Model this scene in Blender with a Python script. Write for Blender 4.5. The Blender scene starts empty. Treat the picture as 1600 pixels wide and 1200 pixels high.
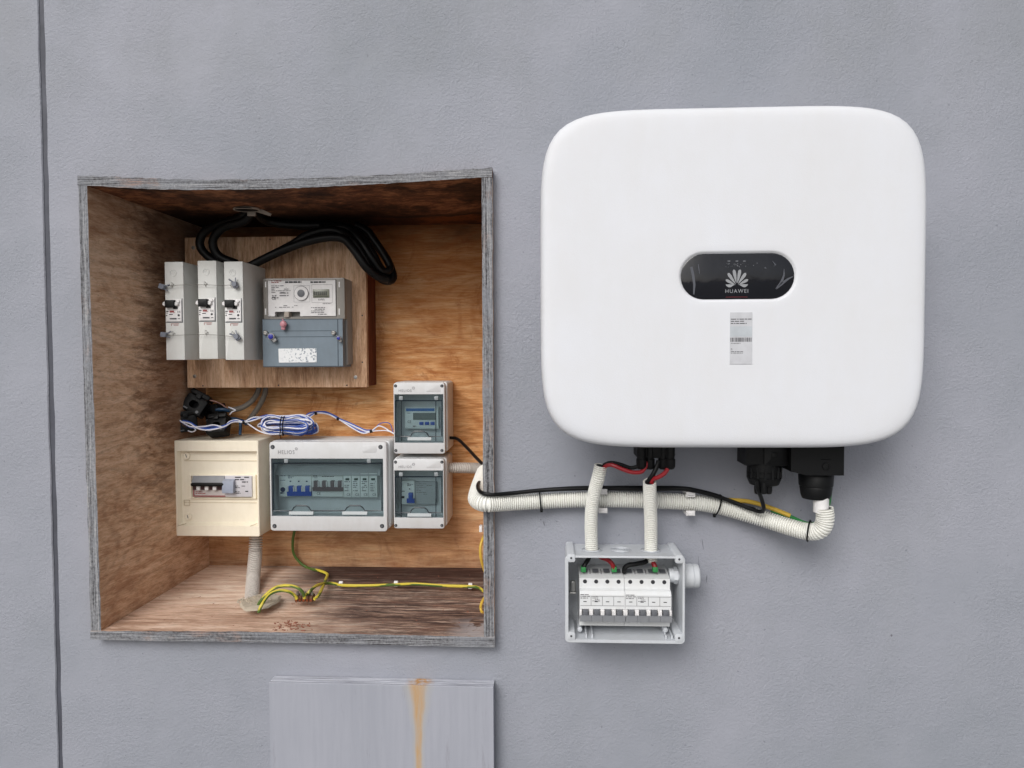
import bpy, bmesh, math, random
from mathutils import Vector, Matrix
random.seed(7)
SC = bpy.context.scene
COL = SC.collection
RAD = math.radians
PI = math.pi
# ------------------------------------------------------------------ camera
F = 1150.0                        # focal length in pixels of the 1600 px wide photograph
D = 1.15                          # metres from lens to the wall face (wall face is y = 0)
EYE = 1.40
cd = bpy.data.cameras.new('camera'); cam = bpy.data.objects.new('camera', cd); COL.objects.link(cam)
cd.sensor_width = 36.0; cd.lens = F/1600*36; cd.clip_start = 0.01; cd.clip_end = 3000
CR = Matrix.Rotation(RAD(2.74), 3, 'Z') @ Matrix.Rotation(RAD(88.0), 3, 'X') @ Matrix.Rotation(RAD(-0.26), 3, 'Z')
CP = Vector((0, -D, EYE))
cam.matrix_world = Matrix.Translation(CP) @ CR.to_4x4()
SC.camera = cam
# ------------------------------------------------------------------ world, sun, exposure
SUN_EL, SUN_AZ = 37.0, 20.0        # overcast: the sun is a wide soft glow, high, front left of the wall
w = bpy.data.worlds.new('World'); SC.world = w; w.use_nodes = True
wn = w.node_tree; bg = wn.nodes['Background']
sky = wn.nodes.new('ShaderNodeTexSky'); sky.sky_type = 'NISHITA'; sky.sun_disc = False
sky.sun_elevation = RAD(SUN_EL); sky.sun_rotation = RAD(180+SUN_AZ); sky.air_density = 1.0; sky.dust_density = 3.0
hs = wn.nodes.new('ShaderNodeHueSaturation'); hs.inputs['Saturation'].default_value = 0.22
wn.links.new(sky.outputs[0], hs.inputs['Color']); wn.links.new(hs.outputs[0], bg.inputs[0])
bg.inputs[1].default_value = 0.10
sd = bpy.data.lights.new('sun', 'SUN'); sd.energy = 1.55; sd.angle = RAD(32); sd.color = (1, .975, .94)
so = bpy.data.objects.new('sun', sd); COL.objects.link(so)
_d = Vector((-math.sin(RAD(SUN_AZ))*math.cos(RAD(SUN_EL)), -math.cos(RAD(SUN_AZ))*math.cos(RAD(SUN_EL)), math.sin(RAD(SUN_EL))))
so.rotation_euler = _d.to_track_quat('Z', 'Y').to_euler(); so.location = (-2, -4, 6)
SC.view_settings.view_transform = 'Standard'; SC.view_settings.look = 'None'
SC.view_settings.exposure = 0.15; SC.view_settings.gamma = 1
SC.render.engine = 'CYCLES'
SC.cycles.max_bounces = 8; SC.cycles.transparent_max_bounces = 12
SC.render.resolution_x = 1024; SC.render.resolution_y = 768

# ------------------------------------------------------------------ pixel -> world at a real depth
def P(px, py, Y=0.0):
    d = CR @ Vector(((px-800)/F, (600-py)/F, -1.0))
    return CP + d*((Y-CP.y)/d.y)
def PZ(px, py, Z):
    d = CR @ Vector(((px-800)/F, (600-py)/F, -1.0))
    return CP + d*((Z-CP.z)/d.z)
def R(x0, y0, x1, y1, Y):
    mx, my = (x0+x1)/2, (y0+y1)/2
    return P(x0, my, Y).x, P(x1, my, Y).x, P(mx, y1, Y).z, P(mx, y0, Y).z

# ------------------------------------------------------------------ material helpers
def srgb(r, g, b):
    f = lambda c: (c/255/12.92 if c/255 <= .04045 else ((c/255+.055)/1.055)**2.4)
    return (f(r), f(g), f(b))
class NT:
    def __init__(s, name):
        s.m = bpy.data.materials.new(name); s.m.use_nodes = True; s.t = s.m.node_tree
        s.b = s.t.nodes['Principled BSDF']; s.out = s.t.nodes['Material Output']
        g = s.t.nodes.new('ShaderNodeNewGeometry'); s.pos = g.outputs['Position']; s.nor = g.outputs['Normal']
    def set(s, k, v):
        i = s.b.inputs[k]
        if hasattr(v, 'is_output'): s.t.links.new(v, i)
        elif isinstance(v, tuple): i.default_value = (*v, 1)
        else: i.default_value = v
    def put(s, i, v):
        if hasattr(v, 'is_output'): s.t.links.new(v, i)
        elif isinstance(v, tuple) and len(v) == 3 and i.type == 'RGBA': i.default_value = (*v, 1)
        else: i.default_value = v
    def map(s, scale=(1,1,1), loc=(0,0,0), rot=(0,0,0), vec=None):
        n = s.t.nodes.new('ShaderNodeMapping'); n.vector_type = 'POINT'
        n.inputs['Scale'].default_value = scale; n.inputs['Location'].default_value = loc; n.inputs['Rotation'].default_value = rot
        s.t.links.new(vec or s.pos, n.inputs['Vector']); return n.outputs[0]
    def noise(s, vec, scale, detail=4, rough=.55, dist=0):
        n = s.t.nodes.new('ShaderNodeTexNoise'); n.inputs['Scale'].default_value = scale
        n.inputs['Detail'].default_value = detail; n.inputs['Roughness'].default_value = rough; n.inputs['Distortion'].default_value = dist
        s.t.links.new(vec, n.inputs['Vector']); return n.outputs['Fac']
    def voro(s, vec, scale):
        n = s.t.nodes.new('ShaderNodeTexVoronoi'); n.inputs['Scale'].default_value = scale
        s.t.links.new(vec, n.inputs['Vector']); return n.outputs['Distance']
    def ramp(s, fac, stops):
        n = s.t.nodes.new('ShaderNodeValToRGB'); e = n.color_ramp.elements
        while len(e) < len(stops): e.new(.5)
        for el, (p, c) in zip(e, stops):
            el.position = p; el.color = (*c, 1) if isinstance(c, tuple) else (c, c, c, 1)
        s.t.links.new(fac, n.inputs[0]); return n.outputs[0]
    def mix(s, fac, a, b, mode='MIX'):
        n = s.t.nodes.new('ShaderNodeMix'); n.data_type = 'RGBA'; n.blend_type = mode
        s.put(n.inputs[0], fac); s.put(n.inputs[6], a); s.put(n.inputs[7], b); return n.outputs[2]
    def math(s, op, a, b=0.0, clamp=False):
        n = s.t.nodes.new('ShaderNodeMath'); n.operation = op; n.use_clamp = clamp
        s.put(n.inputs[0], a); s.put(n.inputs[1], b); return n.outputs[0]
    def sep(s, vec=None):
        n = s.t.nodes.new('ShaderNodeSeparateXYZ'); s.t.links.new(vec or s.pos, n.inputs[0]); return n.outputs
    def lin(s, v, a, b):          # 0 at a, 1 at b, clamped
        n = s.t.nodes.new('ShaderNodeMapRange'); n.clamp = True
        n.inputs['From Min'].default_value = a; n.inputs['From Max'].default_value = b
        s.t.links.new(v, n.inputs['Value']); return n.outputs[0]
    def bump(s, h, strength=.3, dist=.001, nrm=None):
        n = s.t.nodes.new('ShaderNodeBump'); n.inputs['Strength'].default_value = strength; n.inputs['Distance'].default_value = dist
        s.t.links.new(h, n.inputs['Height'])
        if nrm is not None: s.t.links.new(nrm, n.inputs['Normal'])
        s.t.links.new(n.outputs[0], s.b.inputs['Normal']); return n.outputs[0]

def plastic(name, col, rough=.45, dirt=.05, bump=.05, spec=.5, dscale=18):
    n = NT(name)
    a = n.noise(n.map(), dscale, 6, .65); b = n.noise(n.map((1,1,.25)), dscale*7, 4, .6)
    v = n.math('ADD', n.math('MULTIPLY', a, .7), n.math('MULTIPLY', b, .3))
    lo = tuple(c*(1-dirt*2.2)*k for c, k in zip(col, (1, .985, .955))); hi = tuple(min(1, c*(1+dirt*.5)) for c in col)
    n.set('Base Color', n.ramp(v, [(.28, lo), (.62, hi)]))
    n.set('Roughness', n.ramp(a, [(.3, min(1, rough+.12)), (.7, max(0.02, rough-.06))]))
    n.set('Specular IOR Level', spec)
    if bump: n.bump(n.noise(n.map(), 900, 3), bump, .0006)
    return n.m
def flat(name, col, rough=.5, metal=0.0, spec=.5):
    n = NT(name); n.set('Base Color', n.ramp(n.noise(n.map(), 90, 3), [(.3, tuple(c*.88 for c in col)), (.7, col)])); n.set('Roughness', rough); n.set('Metallic', metal); n.set('Specular IOR Level', spec); return n.m

# ---- painted render of the wall
def wall_mat():
    n = NT('painted_render')
    p = n.map()
    big = n.noise(p, 2.2, 5, .6); mid = n.noise(p, 13, 6, .65); fine = n.noise(p, 260, 3, .6)
    c = n.ramp(big, [(.36, srgb(142,146,155)), (.62, srgb(156,158,168))])
    c = n.mix(n.math('MULTIPLY', n.lin(mid, .48, .72), .15), c, srgb(143,147,153))
    s = n.sep(); up = n.lin(s[2], 1.60, 1.92)
    cl = n.math('MULTIPLY', up, n.lin(n.noise(n.map((1,1,.7)), 5.5, 8, .74), .44, .64))
    c = n.mix(n.math('MULTIPLY', cl, .36), c, srgb(134,137,140))
    lo = n.math('MULTIPLY', n.lin(n.noise(n.map((1,1,.35), (3,0,2)), 7, 7, .72), .53, .66), .18)
    c = n.mix(lo, c, srgb(140,144,148))
    pit = n.lin(n.noise(p, 150, 2, .5), .70, .76)
    c = n.mix(n.math('MULTIPLY', pit, .45), c, srgb(88,90,98))
    n.set('Base Color', c)
    n.set('Roughness', .62); n.set('Specular IOR Level', .3)
    h1 = n.noise(p, 230, 3, .6, .4); h2 = n.noise(p, 520, 2, .5)
    ripple = n.noise(n.map((1,1,1.6)), 60, 4, .6, .8)
    patch = n.lin(n.noise(p, 6, 4), .34, .54)
    h = n.math('ADD', n.math('MULTIPLY', n.math('ADD', h1, n.math('MULTIPLY', h2, .35)), n.math('ADD', n.math('MULTIPLY', patch, .9), .35)), n.math('MULTIPLY', ripple, .30))
    n.bump(h, .42, .0036)
    return n.m

def rings(n, c, mp, scale, freq, dark, amt):
    v = n.noise(mp, scale, 2, .4, .3); r = n.math('SINE', n.math('MULTIPLY', v, freq)); r = n.lin(r, .1, 1.0)
    br = n.lin(n.noise(mp, scale*12, 4, .7), .35, .6)
    return n.mix(n.math('MULTIPLY', n.math('MULTIPLY', r, br), amt), c, dark)
def wood(name, stops, grain, gscale=60, dark=(.05,.03,.02), darkamt=0.0, rough=.75, blotch=None, bump=.25, fn=None, pores=True, warp=.0):
    """grain: per-axis squeeze, small value = along the grain"""
    n = NT(name)
    base = n.map(grain)
    g1 = n.noise(base, gscale, 8, .68, warp); g2 = n.noise(n.map(tuple(g*1.0 for g in grain), (3.1,1.7,5.3)), gscale*5, 4, .6)
    big = n.noise(n.map(tuple((g**.5) for g in grain), (1.3,.2,.7)), 7, 5, .6, .6)
    v = n.math('ADD', n.math('ADD', n.math('MULTIPLY', g1, .5), n.math('MULTIPLY', g2, .18)), n.math('MULTIPLY', big, .32))
    c = n.ramp(v, stops)
    if pores:
        po = n.lin(n.noise(base, gscale*9, 2, .5), .6, .72)
        c = n.mix(n.math('MULTIPLY', po, .38), c, tuple(x*.3 for x in stops[0][1]))
    fg = n.noise(n.map(tuple(g*(.35 if g < .5 else 1.0) for g in grain), (1,2,3)), gscale*7, 5, .75)
    c = n.mix(n.lin(fg, .50, .66), c, n.mix(.5, c, stops[0][1]))
    c = n.mix(n.math('MULTIPLY', n.math('SUBTRACT', 1.0, n.lin(fg, .34, .48)), .5), c, stops[2][1])
    if fn: c = fn(n, c)
    n.set('Base Color', c); n.set('Roughness', rough); n.set('Specular IOR Level', .22)
    n.bump(n.math('ADD', g1, g2), bump, .0012)
    return n.m

# ------------------------------------------------------------------ mesh helper
ORG = {}
class M:
    def __init__(s): s.v = []; s.f = []; s.mi = []
    def add(s, vs, fs, mi=0):
        o = len(s.v); s.v += [Vector(v) for v in vs]
        for f in fs: s.f.append([i+o for i in f]); s.mi.append(mi)
        return s
    def box(s, x0, x1, y0, y1, z0, z1, mi=0):
        return s.add([(x0,y0,z0),(x1,y0,z0),(x1,y1,z0),(x0,y1,z0),(x0,y0,z1),(x1,y0,z1),(x1,y1,z1),(x0,y1,z1)],
                     [(0,3,2,1),(4,5,6,7),(0,1,5,4),(1,2,6,5),(2,3,7,6),(3,0,4,7)], mi)
    def loft(s, loops, cap0=True, cap1=True, mi=0, closed=True):
        n = len(loops[0]); vs = [p for l in loops for p in l]; fs = []
        for k in range(len(loops)-1):
            for i in range(n if closed else n-1):
                j = (i+1) % n; fs.append((k*n+i, k*n+j, (k+1)*n+j, (k+1)*n+i))
        if cap0: fs.append(tuple(range(n-1, -1, -1)))
        if cap1: fs.append(tuple((len(loops)-1)*n+i for i in range(n)))
        return s.add(vs, fs, mi)
    def tube(s, pts, r, n=10, cap=True, mi=0):
        rs = r if isinstance(r, (list, tuple)) else [r]*len(pts)
        pts = [Vector(p) for p in pts]; loops = []; up = None
        for i, p in enumerate(pts):
            t = (pts[min(i+1, len(pts)-1)] - pts[max(i-1, 0)])
            if t.length < 1e-9: t = Vector((0,0,1))
            t.normalize()
            if up is None:
                up = Vector((0,0,1)) if abs(t.z) < .9 else Vector((1,0,0))
            a = (up - t*up.dot(t)); 
            if a.length < 1e-6: a = t.orthogonal()
            a.normalize(); up = a; b = t.cross(a)
            loops.append([p + (a*math.cos(q) + b*math.sin(q))*rs[i] for q in [2*PI*k/n for k in range(n)]])
        return s.loft(loops, cap, cap, mi)
    def lathe(s, prof, o, axis, n=24, mi=0, cap=True):     # prof [(t, r)]
        axis = Vector(axis).normalized(); o = Vector(o); a = axis.orthogonal().normalized(); b = axis.cross(a)
        loops = [[o + axis*t + (a*math.cos(q)+b*math.sin(q))*r for q in [2*PI*(k+.5)/n for k in range(n)]] for t, r in prof]
        return s.loft(loops, cap, cap, mi)
    def prism(s, poly, y0, y1, mi=0):                      # poly in (x,z)
        return s.loft([[(x, y1, z) for x, z in poly], [(x, y0, z) for x, z in poly]], True, True, mi)
    def xprofile(s, poly, x0, x1, mi=0):                   # poly in (y,z) extruded along x
        return s.loft([[(x0, y, z) for y, z in poly], [(x1, y, z) for y, z in poly]], True, True, mi)
    def soft(s, x0, x1, y0, y1, z0, z1, r=.003, e=.0012, mi=0, n=4):
        L = lambda y, i: [(x, y, z) for x, z in rr(x0+i, x1-i, z0+i, z1-i, max(r-i, .0002), n)]
        return s.loft([L(y1, 0), L(y0+e, 0), L(y0+e*.3, e*.3), L(y0, e)], True, True, mi)
    def tray(s, o, i, yf, yfloor, yb, ro=.004, ri=.003, e=.0012, mi=0, n=4, taper=0):
        Lo = lambda y, k: [(x, y, z) for x, z in rr(o[0]+k, o[1]-k, o[2]+k, o[3]-k, max(ro-k, .0002), n)]
        Li = lambda y, k: [(x, y, z) for x, z in rr(i[0]+k, i[1]-k, i[2]+k, i[3]-k, ri, n)]
        return s.loft([Lo(yb, taper), Lo(yf+e, 0), Lo(yf+e*.3, e*.3), Lo(yf, e), Li(yf, 0), Li(yfloor, taper)], True, True, mi)
    def frame(s, o, i, yf, yb, ro=.004, ri=.002, e=.001, mi=0, n=4):
        Lo = lambda y, k: [(x, y, z) for x, z in rr(o[0]+k, o[1]-k, o[2]+k, o[3]-k, max(ro-k, .0002), n)]
        Li = lambda y, k: [(x, y, z) for x, z in rr(i[0]+k, i[1]-k, i[2]+k, i[3]-k, ri, n)]
        return s.loft([Li(yb, 0), Lo(yb, 0), Lo(yf+e, 0), Lo(yf+e*.3, e*.3), Lo(yf, e), Li(yf, 0), Li(yb, 0)], False, False, mi)
    def dashes(s, x0, x1, z0, z1, y, rows, seed=1, fill=.75, h=.45, mi=0):
        rn = random.Random(seed); dz = (z1-z0)/rows
        for k in range(rows):
            zt = z1 - k*dz; x = x0; end = x0 + (x1-x0)*rn.uniform(.55, 1)
            while x < end:
                L = rn.uniform(.6, 2.6)*dz
                if rn.random() < fill: s.add([(x,y,zt-dz*h),(min(x+L, end),y,zt-dz*h),(min(x+L, end),y,zt),(x,y,zt)], [(0,1,2,3)], mi)
                x += L + dz*.35
        return s
    def xf(s, mat, start=0):
        for k in range(start, len(s.v)): s.v[k] = mat @ s.v[k]
        return s
    def build(s, name, mats, parent=None, label=None, cat=None, group=None, kind=None, angle=32, subd=0):
        me = bpy.data.meshes.new(name)
        if parent is not None: org = ORG[parent]
        else:
            lo = Vector([min(v[k] for v in s.v) for k in range(3)]); hi = Vector([max(v[k] for v in s.v) for k in range(3)])
            org = Vector(((lo.x+hi.x)/2, (lo.y+hi.y)/2, lo.z))
        me.from_pydata([tuple(v-org) for v in s.v], [], s.f)
        for m in (mats if isinstance(mats, (list, tuple)) else [mats]): me.materials.append(m)
        for p, i in zip(me.polygons, s.mi): p.material_index = i; p.use_smooth = True
        bm = bmesh.new(); bm.from_mesh(me); bmesh.ops.remove_doubles(bm, verts=bm.verts, dist=1e-6) if len(s.v) < 3000 else None
        bmesh.ops.recalc_face_normals(bm, faces=bm.faces); bm.to_mesh(me); bm.free()
        me.set_sharp_from_angle(angle=RAD(angle))
        o = bpy.data.objects.new(name, me); COL.objects.link(o)
        if parent is not None: o.parent = parent
        else: o.location = org
        ORG[o] = org
        return tag(o, label, cat, group, kind)
def pieces(s, name, mats, parent, **kw):
    par = list(range(len(s.v)))
    def fd(a):
        while par[a] != a: par[a] = par[par[a]]; a = par[a]
        return a
    for f in s.f:
        for i in f[1:]:
            a, b = fd(f[0]), fd(i)
            if a != b: par[a] = b
    gr = {}
    for f, mi in zip(s.f, s.mi): gr.setdefault(fd(f[0]), []).append((f, mi))
    for fs in gr.values():
        q = M(); used = sorted({i for f, _ in fs for i in f}); ix = {u: k for k, u in enumerate(used)}
        q.v = [s.v[u] for u in used]; q.f = [[ix[i] for i in f] for f, _ in fs]; q.mi = [mi for _, mi in fs]; q.build(name, mats, parent, **kw)
M.pieces = pieces
def tag(o, label=None, cat=None, group=None, kind=None):
    for k, v in (('label', label), ('category', cat), ('group', group), ('kind', kind)):
        if v: o[k] = v
    return o
def thing(name, loc, label, cat, group=None):
    o = bpy.data.objects.new(name, None); COL.objects.link(o); o.location = loc; o.empty_display_size = .02
    ORG[o] = Vector(loc); return tag(o, label, cat, group)
def copy_tree(o, parent=None):
    c = o.copy(); COL.objects.link(c); c.parent = parent
    for ch in [x for x in bpy.data.objects if x.parent == o]: copy_tree(ch, c)
    return c
def rr(x0, x1, z0, z1, r, n=4):
    r = min(r, (x1-x0)/2-1e-6, (z1-z0)/2-1e-6); out = []
    for cx, cz, a0 in ((x1-r, z0+r, -90), (x1-r, z1-r, 0), (x0+r, z1-r, 90), (x0+r, z0+r, 180)):
        for k in range(n+1):
            a = RAD(a0 + 90*k/n); out.append((cx+r*math.cos(a), cz+r*math.sin(a)))
    return out
def smooth(pts, step=.004):
    pts = [Vector(p) for p in pts]; q = [pts[0]*2-pts[1]] + pts + [pts[-1]*2-pts[-2]]; out = []
    for i in range(1, len(q)-2):
        p0, p1, p2, p3 = q[i-1:i+3]; k = max(2, int((p2-p1).length/step))
        for j in range(k):
            t = j/k; out.append(.5*((2*p1)+(p2-p0)*t+(2*p0-5*p1+4*p2-p3)*t*t+(3*p1-p0-3*p2+p3)*t**3))
    out.append(pts[-1]); return out
def even(pts, step):
    out = [pts[0].copy()]; acc = 0
    for a, b in zip(pts, pts[1:]):
        L = (b-a).length; 
        if L < 1e-9: continue
        t = step-acc
        while t <= L: out.append(a+(b-a)*(t/L)); t += step
        acc = (acc+L) % step
    return out
def path(pp, step=.004): return smooth([P(*p) if len(p) == 3 else p[0] for p in pp], step)
def corrugated(m, pts, r, pitch=.0029, depth=.0030, n=20, mi=0, soft_=None):
    ev = even(pts, pitch/8); pr = (-.0003, 0, 0, 0, -.0003, -depth, -depth, -depth)
    if soft_ is None: rs = [r+pr[k % 8] for k in range(len(ev))]
    else: rs = [r+pr[k % 8]*soft_(k/len(ev)) for k in range(len(ev))]
    m.tube(ev, rs, n, False, mi)
    m.tube([p for p in ev[:6]], r-depth-.0008, n, True, mi) if False else None
    return ev
def lettering(body, x0, y0, x1, y1, Y, mat, parent, name='lettering', bold=0.0, extr=0.00015, **kw):
    cu = bpy.data.curves.new(name, 'FONT'); cu.body = body; cu.size = 1; cu.space_character = 1.22 if len(body) == 6 else 1.0; cu.offset = bold; cu.resolution_u = 3
    o = bpy.data.objects.new('tmp', cu); COL.objects.link(o); dg = bpy.context.evaluated_depsgraph_get(); dg.update()
    me = bpy.data.meshes.new_from_object(o.evaluated_get(dg)); bpy.data.objects.remove(o)
    xs = [v.co.x for v in me.vertices]; zs = [v.co.y for v in me.vertices]; a, b, c, d = R(x0, y0, x1, y1, Y); org = ORG[parent]
    for v in me.vertices:
        X = a+(v.co.x-min(xs))/(max(xs)-min(xs))*(b-a); Z = c+(v.co.y-min(zs))/(max(zs)-min(zs))*(d-c)
        v.co = Vector((X, Y, Z))-org
    me.name = name; me.materials.clear(); me.materials.append(mat)
    n = bpy.data.objects.new(name, me); COL.objects.link(n); n.parent = parent; ORG[n] = org
    return tag(n, **kw) if kw else n
def dn(Y): return Y-.0004

# ------------------------------------------------------------------ materials
WALL = wall_mat()
JOINT = plastic('joint_sealant', srgb(76,78,88), .6, .15, .3)
GREYP = plastic('light_grey_plastic', srgb(205,207,210), .42, .045)
SCREWD = flat('screw_recess', srgb(40,42,46), .5)
LATCH = flat('smoky_latch', srgb(146,154,158), .35)
TRAY = plastic('enclosure_grey', srgb(212,214,216), .42, .04)
GREYD = plastic('tray_grey_plastic', srgb(176,180,182), .5, .05)
FUSEP = plastic('pale_grey_moulding', srgb(212,213,211), .5, .04)
BOXP = plastic('cool_grey_plastic', srgb(198,202,208), .45, .05)
CREAM = plastic('cream_plastic', srgb(246,238,219), .42, .04)
WHITE = plastic('white_powder_coat', srgb(220,222,228), .55, .015, .35, dscale=5)
OFFWH = plastic('off_white_conduit', srgb(236,236,231), .5, .04)
PINKWH = plastic('warm_white_conduit', srgb(200,194,188), .55, .06)
METERG = plastic('slate_grey_plastic', srgb(112,126,138), .5, .06, .15)
PAPER = flat('white_label', srgb(232,230,230), .55)
LABELG = flat('silver_label', srgb(200,201,206), .45)
BLACK = plastic('black_plastic', srgb(11,12,14), .45, .1, .1, spec=.28)
RUBBER = plastic('black_cable_sheath', srgb(9,10,12), .4, .1, .05, spec=.3)
INK = flat('dark_ink', srgb(45,45,50), .6)
INKL = flat('grey_ink', srgb(120,118,122), .6)
REDINK = flat('red_ink', srgb(150,60,60), .6)
RED = flat('red_cable', srgb(150,24,34), .4)
GREEN = flat('green_cap', srgb(50,140,75), .4)
BLUE = flat('blue_toggle', srgb(20,80,180), .35)
BLUEW = flat('blue_wire', srgb(48,84,172), .45)
WHITEW = flat('white_wire', srgb(225,225,235), .45)
DBLUE = flat('dark_blue_sleeve', srgb(30,62,92), .45)
MAUVE = flat('brown_toggle', srgb(112,98,100), .45)
DGREY = flat('dark_grey_toggle', srgb(98,100,106), .4)
MGREY = flat('mid_grey_toggle', srgb(140,142,147), .4)
CABLEG = plastic('grey_cable_sheath', srgb(112,106,98), .5, .08)
METAL = flat('zinc_metal', srgb(180,180,178), .35, .9)
DMETAL = flat('dull_screw', srgb(150,146,140), .4, .8)
LCD = flat('lcd', srgb(125,128,112), .25)
CHOC = plastic('brown_terminal_plastic', srgb(122,84,62), .5, .15)
DUST = plastic('sawdust_putty', srgb(190,178,160), .95, .15, .6)
PVC = plastic('pipe_end_grey', srgb(168,158,148), .6, .08)
SEALB = flat('blue_seal', srgb(38,42,150), .3)
SEALP = flat('pink_seal', srgb(190,130,140), .3)
SEALC = flat('cloudy_blue_seal', srgb(122,126,138), .3)
SEALT = flat('clear_seal', srgb(150,150,150), .2)
LEVER = flat('pale_blue_lever', srgb(160,168,186), .35)
CHIP = flat('wood_chip', srgb(150,95,75), .9)
def yg_mat():
    n = NT('earth_wire'); s = n.sep()
    nn = n.sep(n.nor); v = n.math('ADD', n.math('MULTIPLY', nn[2], -.16), n.math('ADD', n.math('MULTIPLY', nn[1], .05), n.noise(n.map(), 20, 1, .3)))
    n.set('Base Color', n.ramp(v, [(.385, srgb(206,188,66)), (.415, srgb(78,104,44))])); n.set('Roughness', .4); return n.m
YG = yg_mat()
YEL = flat('yellow_wire', srgb(208,172,66), .4)
GRN = flat('green_wire', srgb(40,120,60), .4)
def glass_mat(name, tint, rough=.03, clear=.75):
    n = NT(name); t = n.t
    tr = t.nodes.new('ShaderNodeBsdfTransparent'); tr.inputs[0].default_value = (*tint, 1)
    gl = t.nodes.new('ShaderNodeBsdfGlossy'); gl.inputs['Roughness'].default_value = rough
    fr = t.nodes.new('ShaderNodeFresnel'); fr.inputs[0].default_value = 1.5
    mx = t.nodes.new('ShaderNodeMixShader'); t.links.new(fr.outputs[0], mx.inputs[0]); t.links.new(tr.outputs[0], mx.inputs[1]); t.links.new(gl.outputs[0], mx.inputs[2])
    t.links.new(mx.outputs[0], n.out.inputs[0]); return n.m
TINT = glass_mat('blue_tinted_window', (.80, .858, .874))
CLEAR = glass_mat('clear_cover', (.93, .93, .92), .06)
def display_mat():
    n = NT('gloss_black_display'); n.set('Base Color', srgb(14,16,24)); n.set('Roughness', .06); n.set('Specular IOR Level', .55)
    n.bump(n.noise(n.map((1,1,1)), 26, 3, .5, 1.2), .12, .004); return n.m
DISP = display_mat()
GLINT = flat('painted_film_glint', srgb(84,86,94), .3)
def panel_mat():
    n = NT('painted_plywood_panel')
    g = n.noise(n.map((1,1,.06)), 120, 6, .65); b = n.noise(n.map((1,1,.4)), 9, 4)
    c = n.ramp(n.math('ADD', n.math('MULTIPLY', g, .5), n.math('MULTIPLY', b, .5)), [(.3, srgb(150,153,163)), (.55, srgb(160,162,172)), (.75, srgb(167,168,178))])
    pa = n.lin(n.noise(n.map((1,1,.10)), 46, 7, .75), .60, .70)
    c = n.mix(n.math('MULTIPLY', pa, .45), c, srgb(112,112,118))
    s = n.sep(); cx = P(654, 1130, -.027).x; zt = P(654, 1066, -.027).z
    wob = n.math('MULTIPLY', n.math('SUBTRACT', n.noise(n.map((0,0,1)), 30, 3), .5), .006)
    dx = n.math('ABSOLUTE', n.math('ADD', n.math('SUBTRACT', s[0], cx), wob))
    wid = n.ramp(n.lin(s[2], zt-.16, zt), [(0, .30), (.55, .40), (.85, .75), (1, 1.0)])
    r = n.math('DIVIDE', dx, n.math('MULTIPLY', wid, .0155))
    f = n.math('SUBTRACT', 1.0, n.lin(r, .35, 1.15))
    f2 = n.math('SUBTRACT', 1.0, n.lin(r, .8, 2.0))
    c = n.mix(n.math('MULTIPLY', f2, .35), c, srgb(182,172,148)); c = n.mix(n.math('MULTIPLY', f, n.ramp(n.noise(n.map((1,1,.12)), 160, 5, .7), [(.38, .45), (.6, .88)])), c, srgb(186,144,88))
    n.set('Base Color', c); n.set('Roughness', .6); n.set('Specular IOR Level', .3); n.bump(g, .35, .0012); return n.m
PANEL = panel_mat()
def lip_mat():
    n = NT('painted_ply_lip'); s = n.sep()
    c = n.ramp(n.noise(n.map((.03,1.6,.02)), 300, 4, .7), [(.40, srgb(140,141,150)), (.49, srgb(178,180,190)), (.58, srgb(196,198,206))])
    dx = n.math('ABSOLUTE', n.math('SUBTRACT', s[0], P(654, 1066, -.027).x))
    f = n.math('MULTIPLY', n.math('SUBTRACT', 1.0, n.lin(dx, .006, .024)), n.lin(n.noise(n.map(), 120, 4), .35, .6))
    c = n.mix(f, c, srgb(182,132,66)); n.set('Base Color', c); n.set('Roughness', .6); return n.m
LIP = lip_mat()
def edge_mat(axis, name):
    """weathered plywood edge: thin layers across `axis`, greyed, flaking"""
    n = NT(name); sc = [3, 40, 3]; sc[axis] = 420
    lay = n.noise(n.map(tuple(sc)), 1.0, 4, .7)
    s1 = [26, 40, 26]; s1[axis] = 700; g = n.noise(n.map(tuple(s1)), 1, 6, .75)
    fl = n.noise(n.map(), 240, 5, .7); pt = n.noise(n.map((1,1,1), (7,3,2)), 14, 4, .6)
    v = n.math('ADD', n.math('MULTIPLY', lay, .38), n.math('ADD', n.math('MULTIPLY', g, .40), n.math('MULTIPLY', fl, .22)))
    c = n.ramp(v, [(.43, srgb(58,56,58)), (.475, srgb(112,112,115)), (.53, srgb(142,143,147)), (.62, srgb(184,182,182))])
    c = n.mix(n.math('MULTIPLY', n.lin(pt, .50, .62), .4), c, srgb(142,145,152))
    br = n.math('MULTIPLY', n.lin(n.noise(n.map((1,1,1), (4,2,1)), 11, 5, .6), .56, .66), n.lin(g, .48, .56))
    c = n.mix(n.math('MULTIPLY', br, .7), c, srgb(160,126,108))
    n.set('Base Color', c); n.set('Roughness', .85); n.set('Specular IOR Level', .2); n.bump(n.math('ADD', lay, fl), .7, .0022); return n.m
EDGEX = edge_mat(0, 'weathered_edge_upright'); EDGEZ = edge_mat(2, 'weathered_edge_level')
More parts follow.
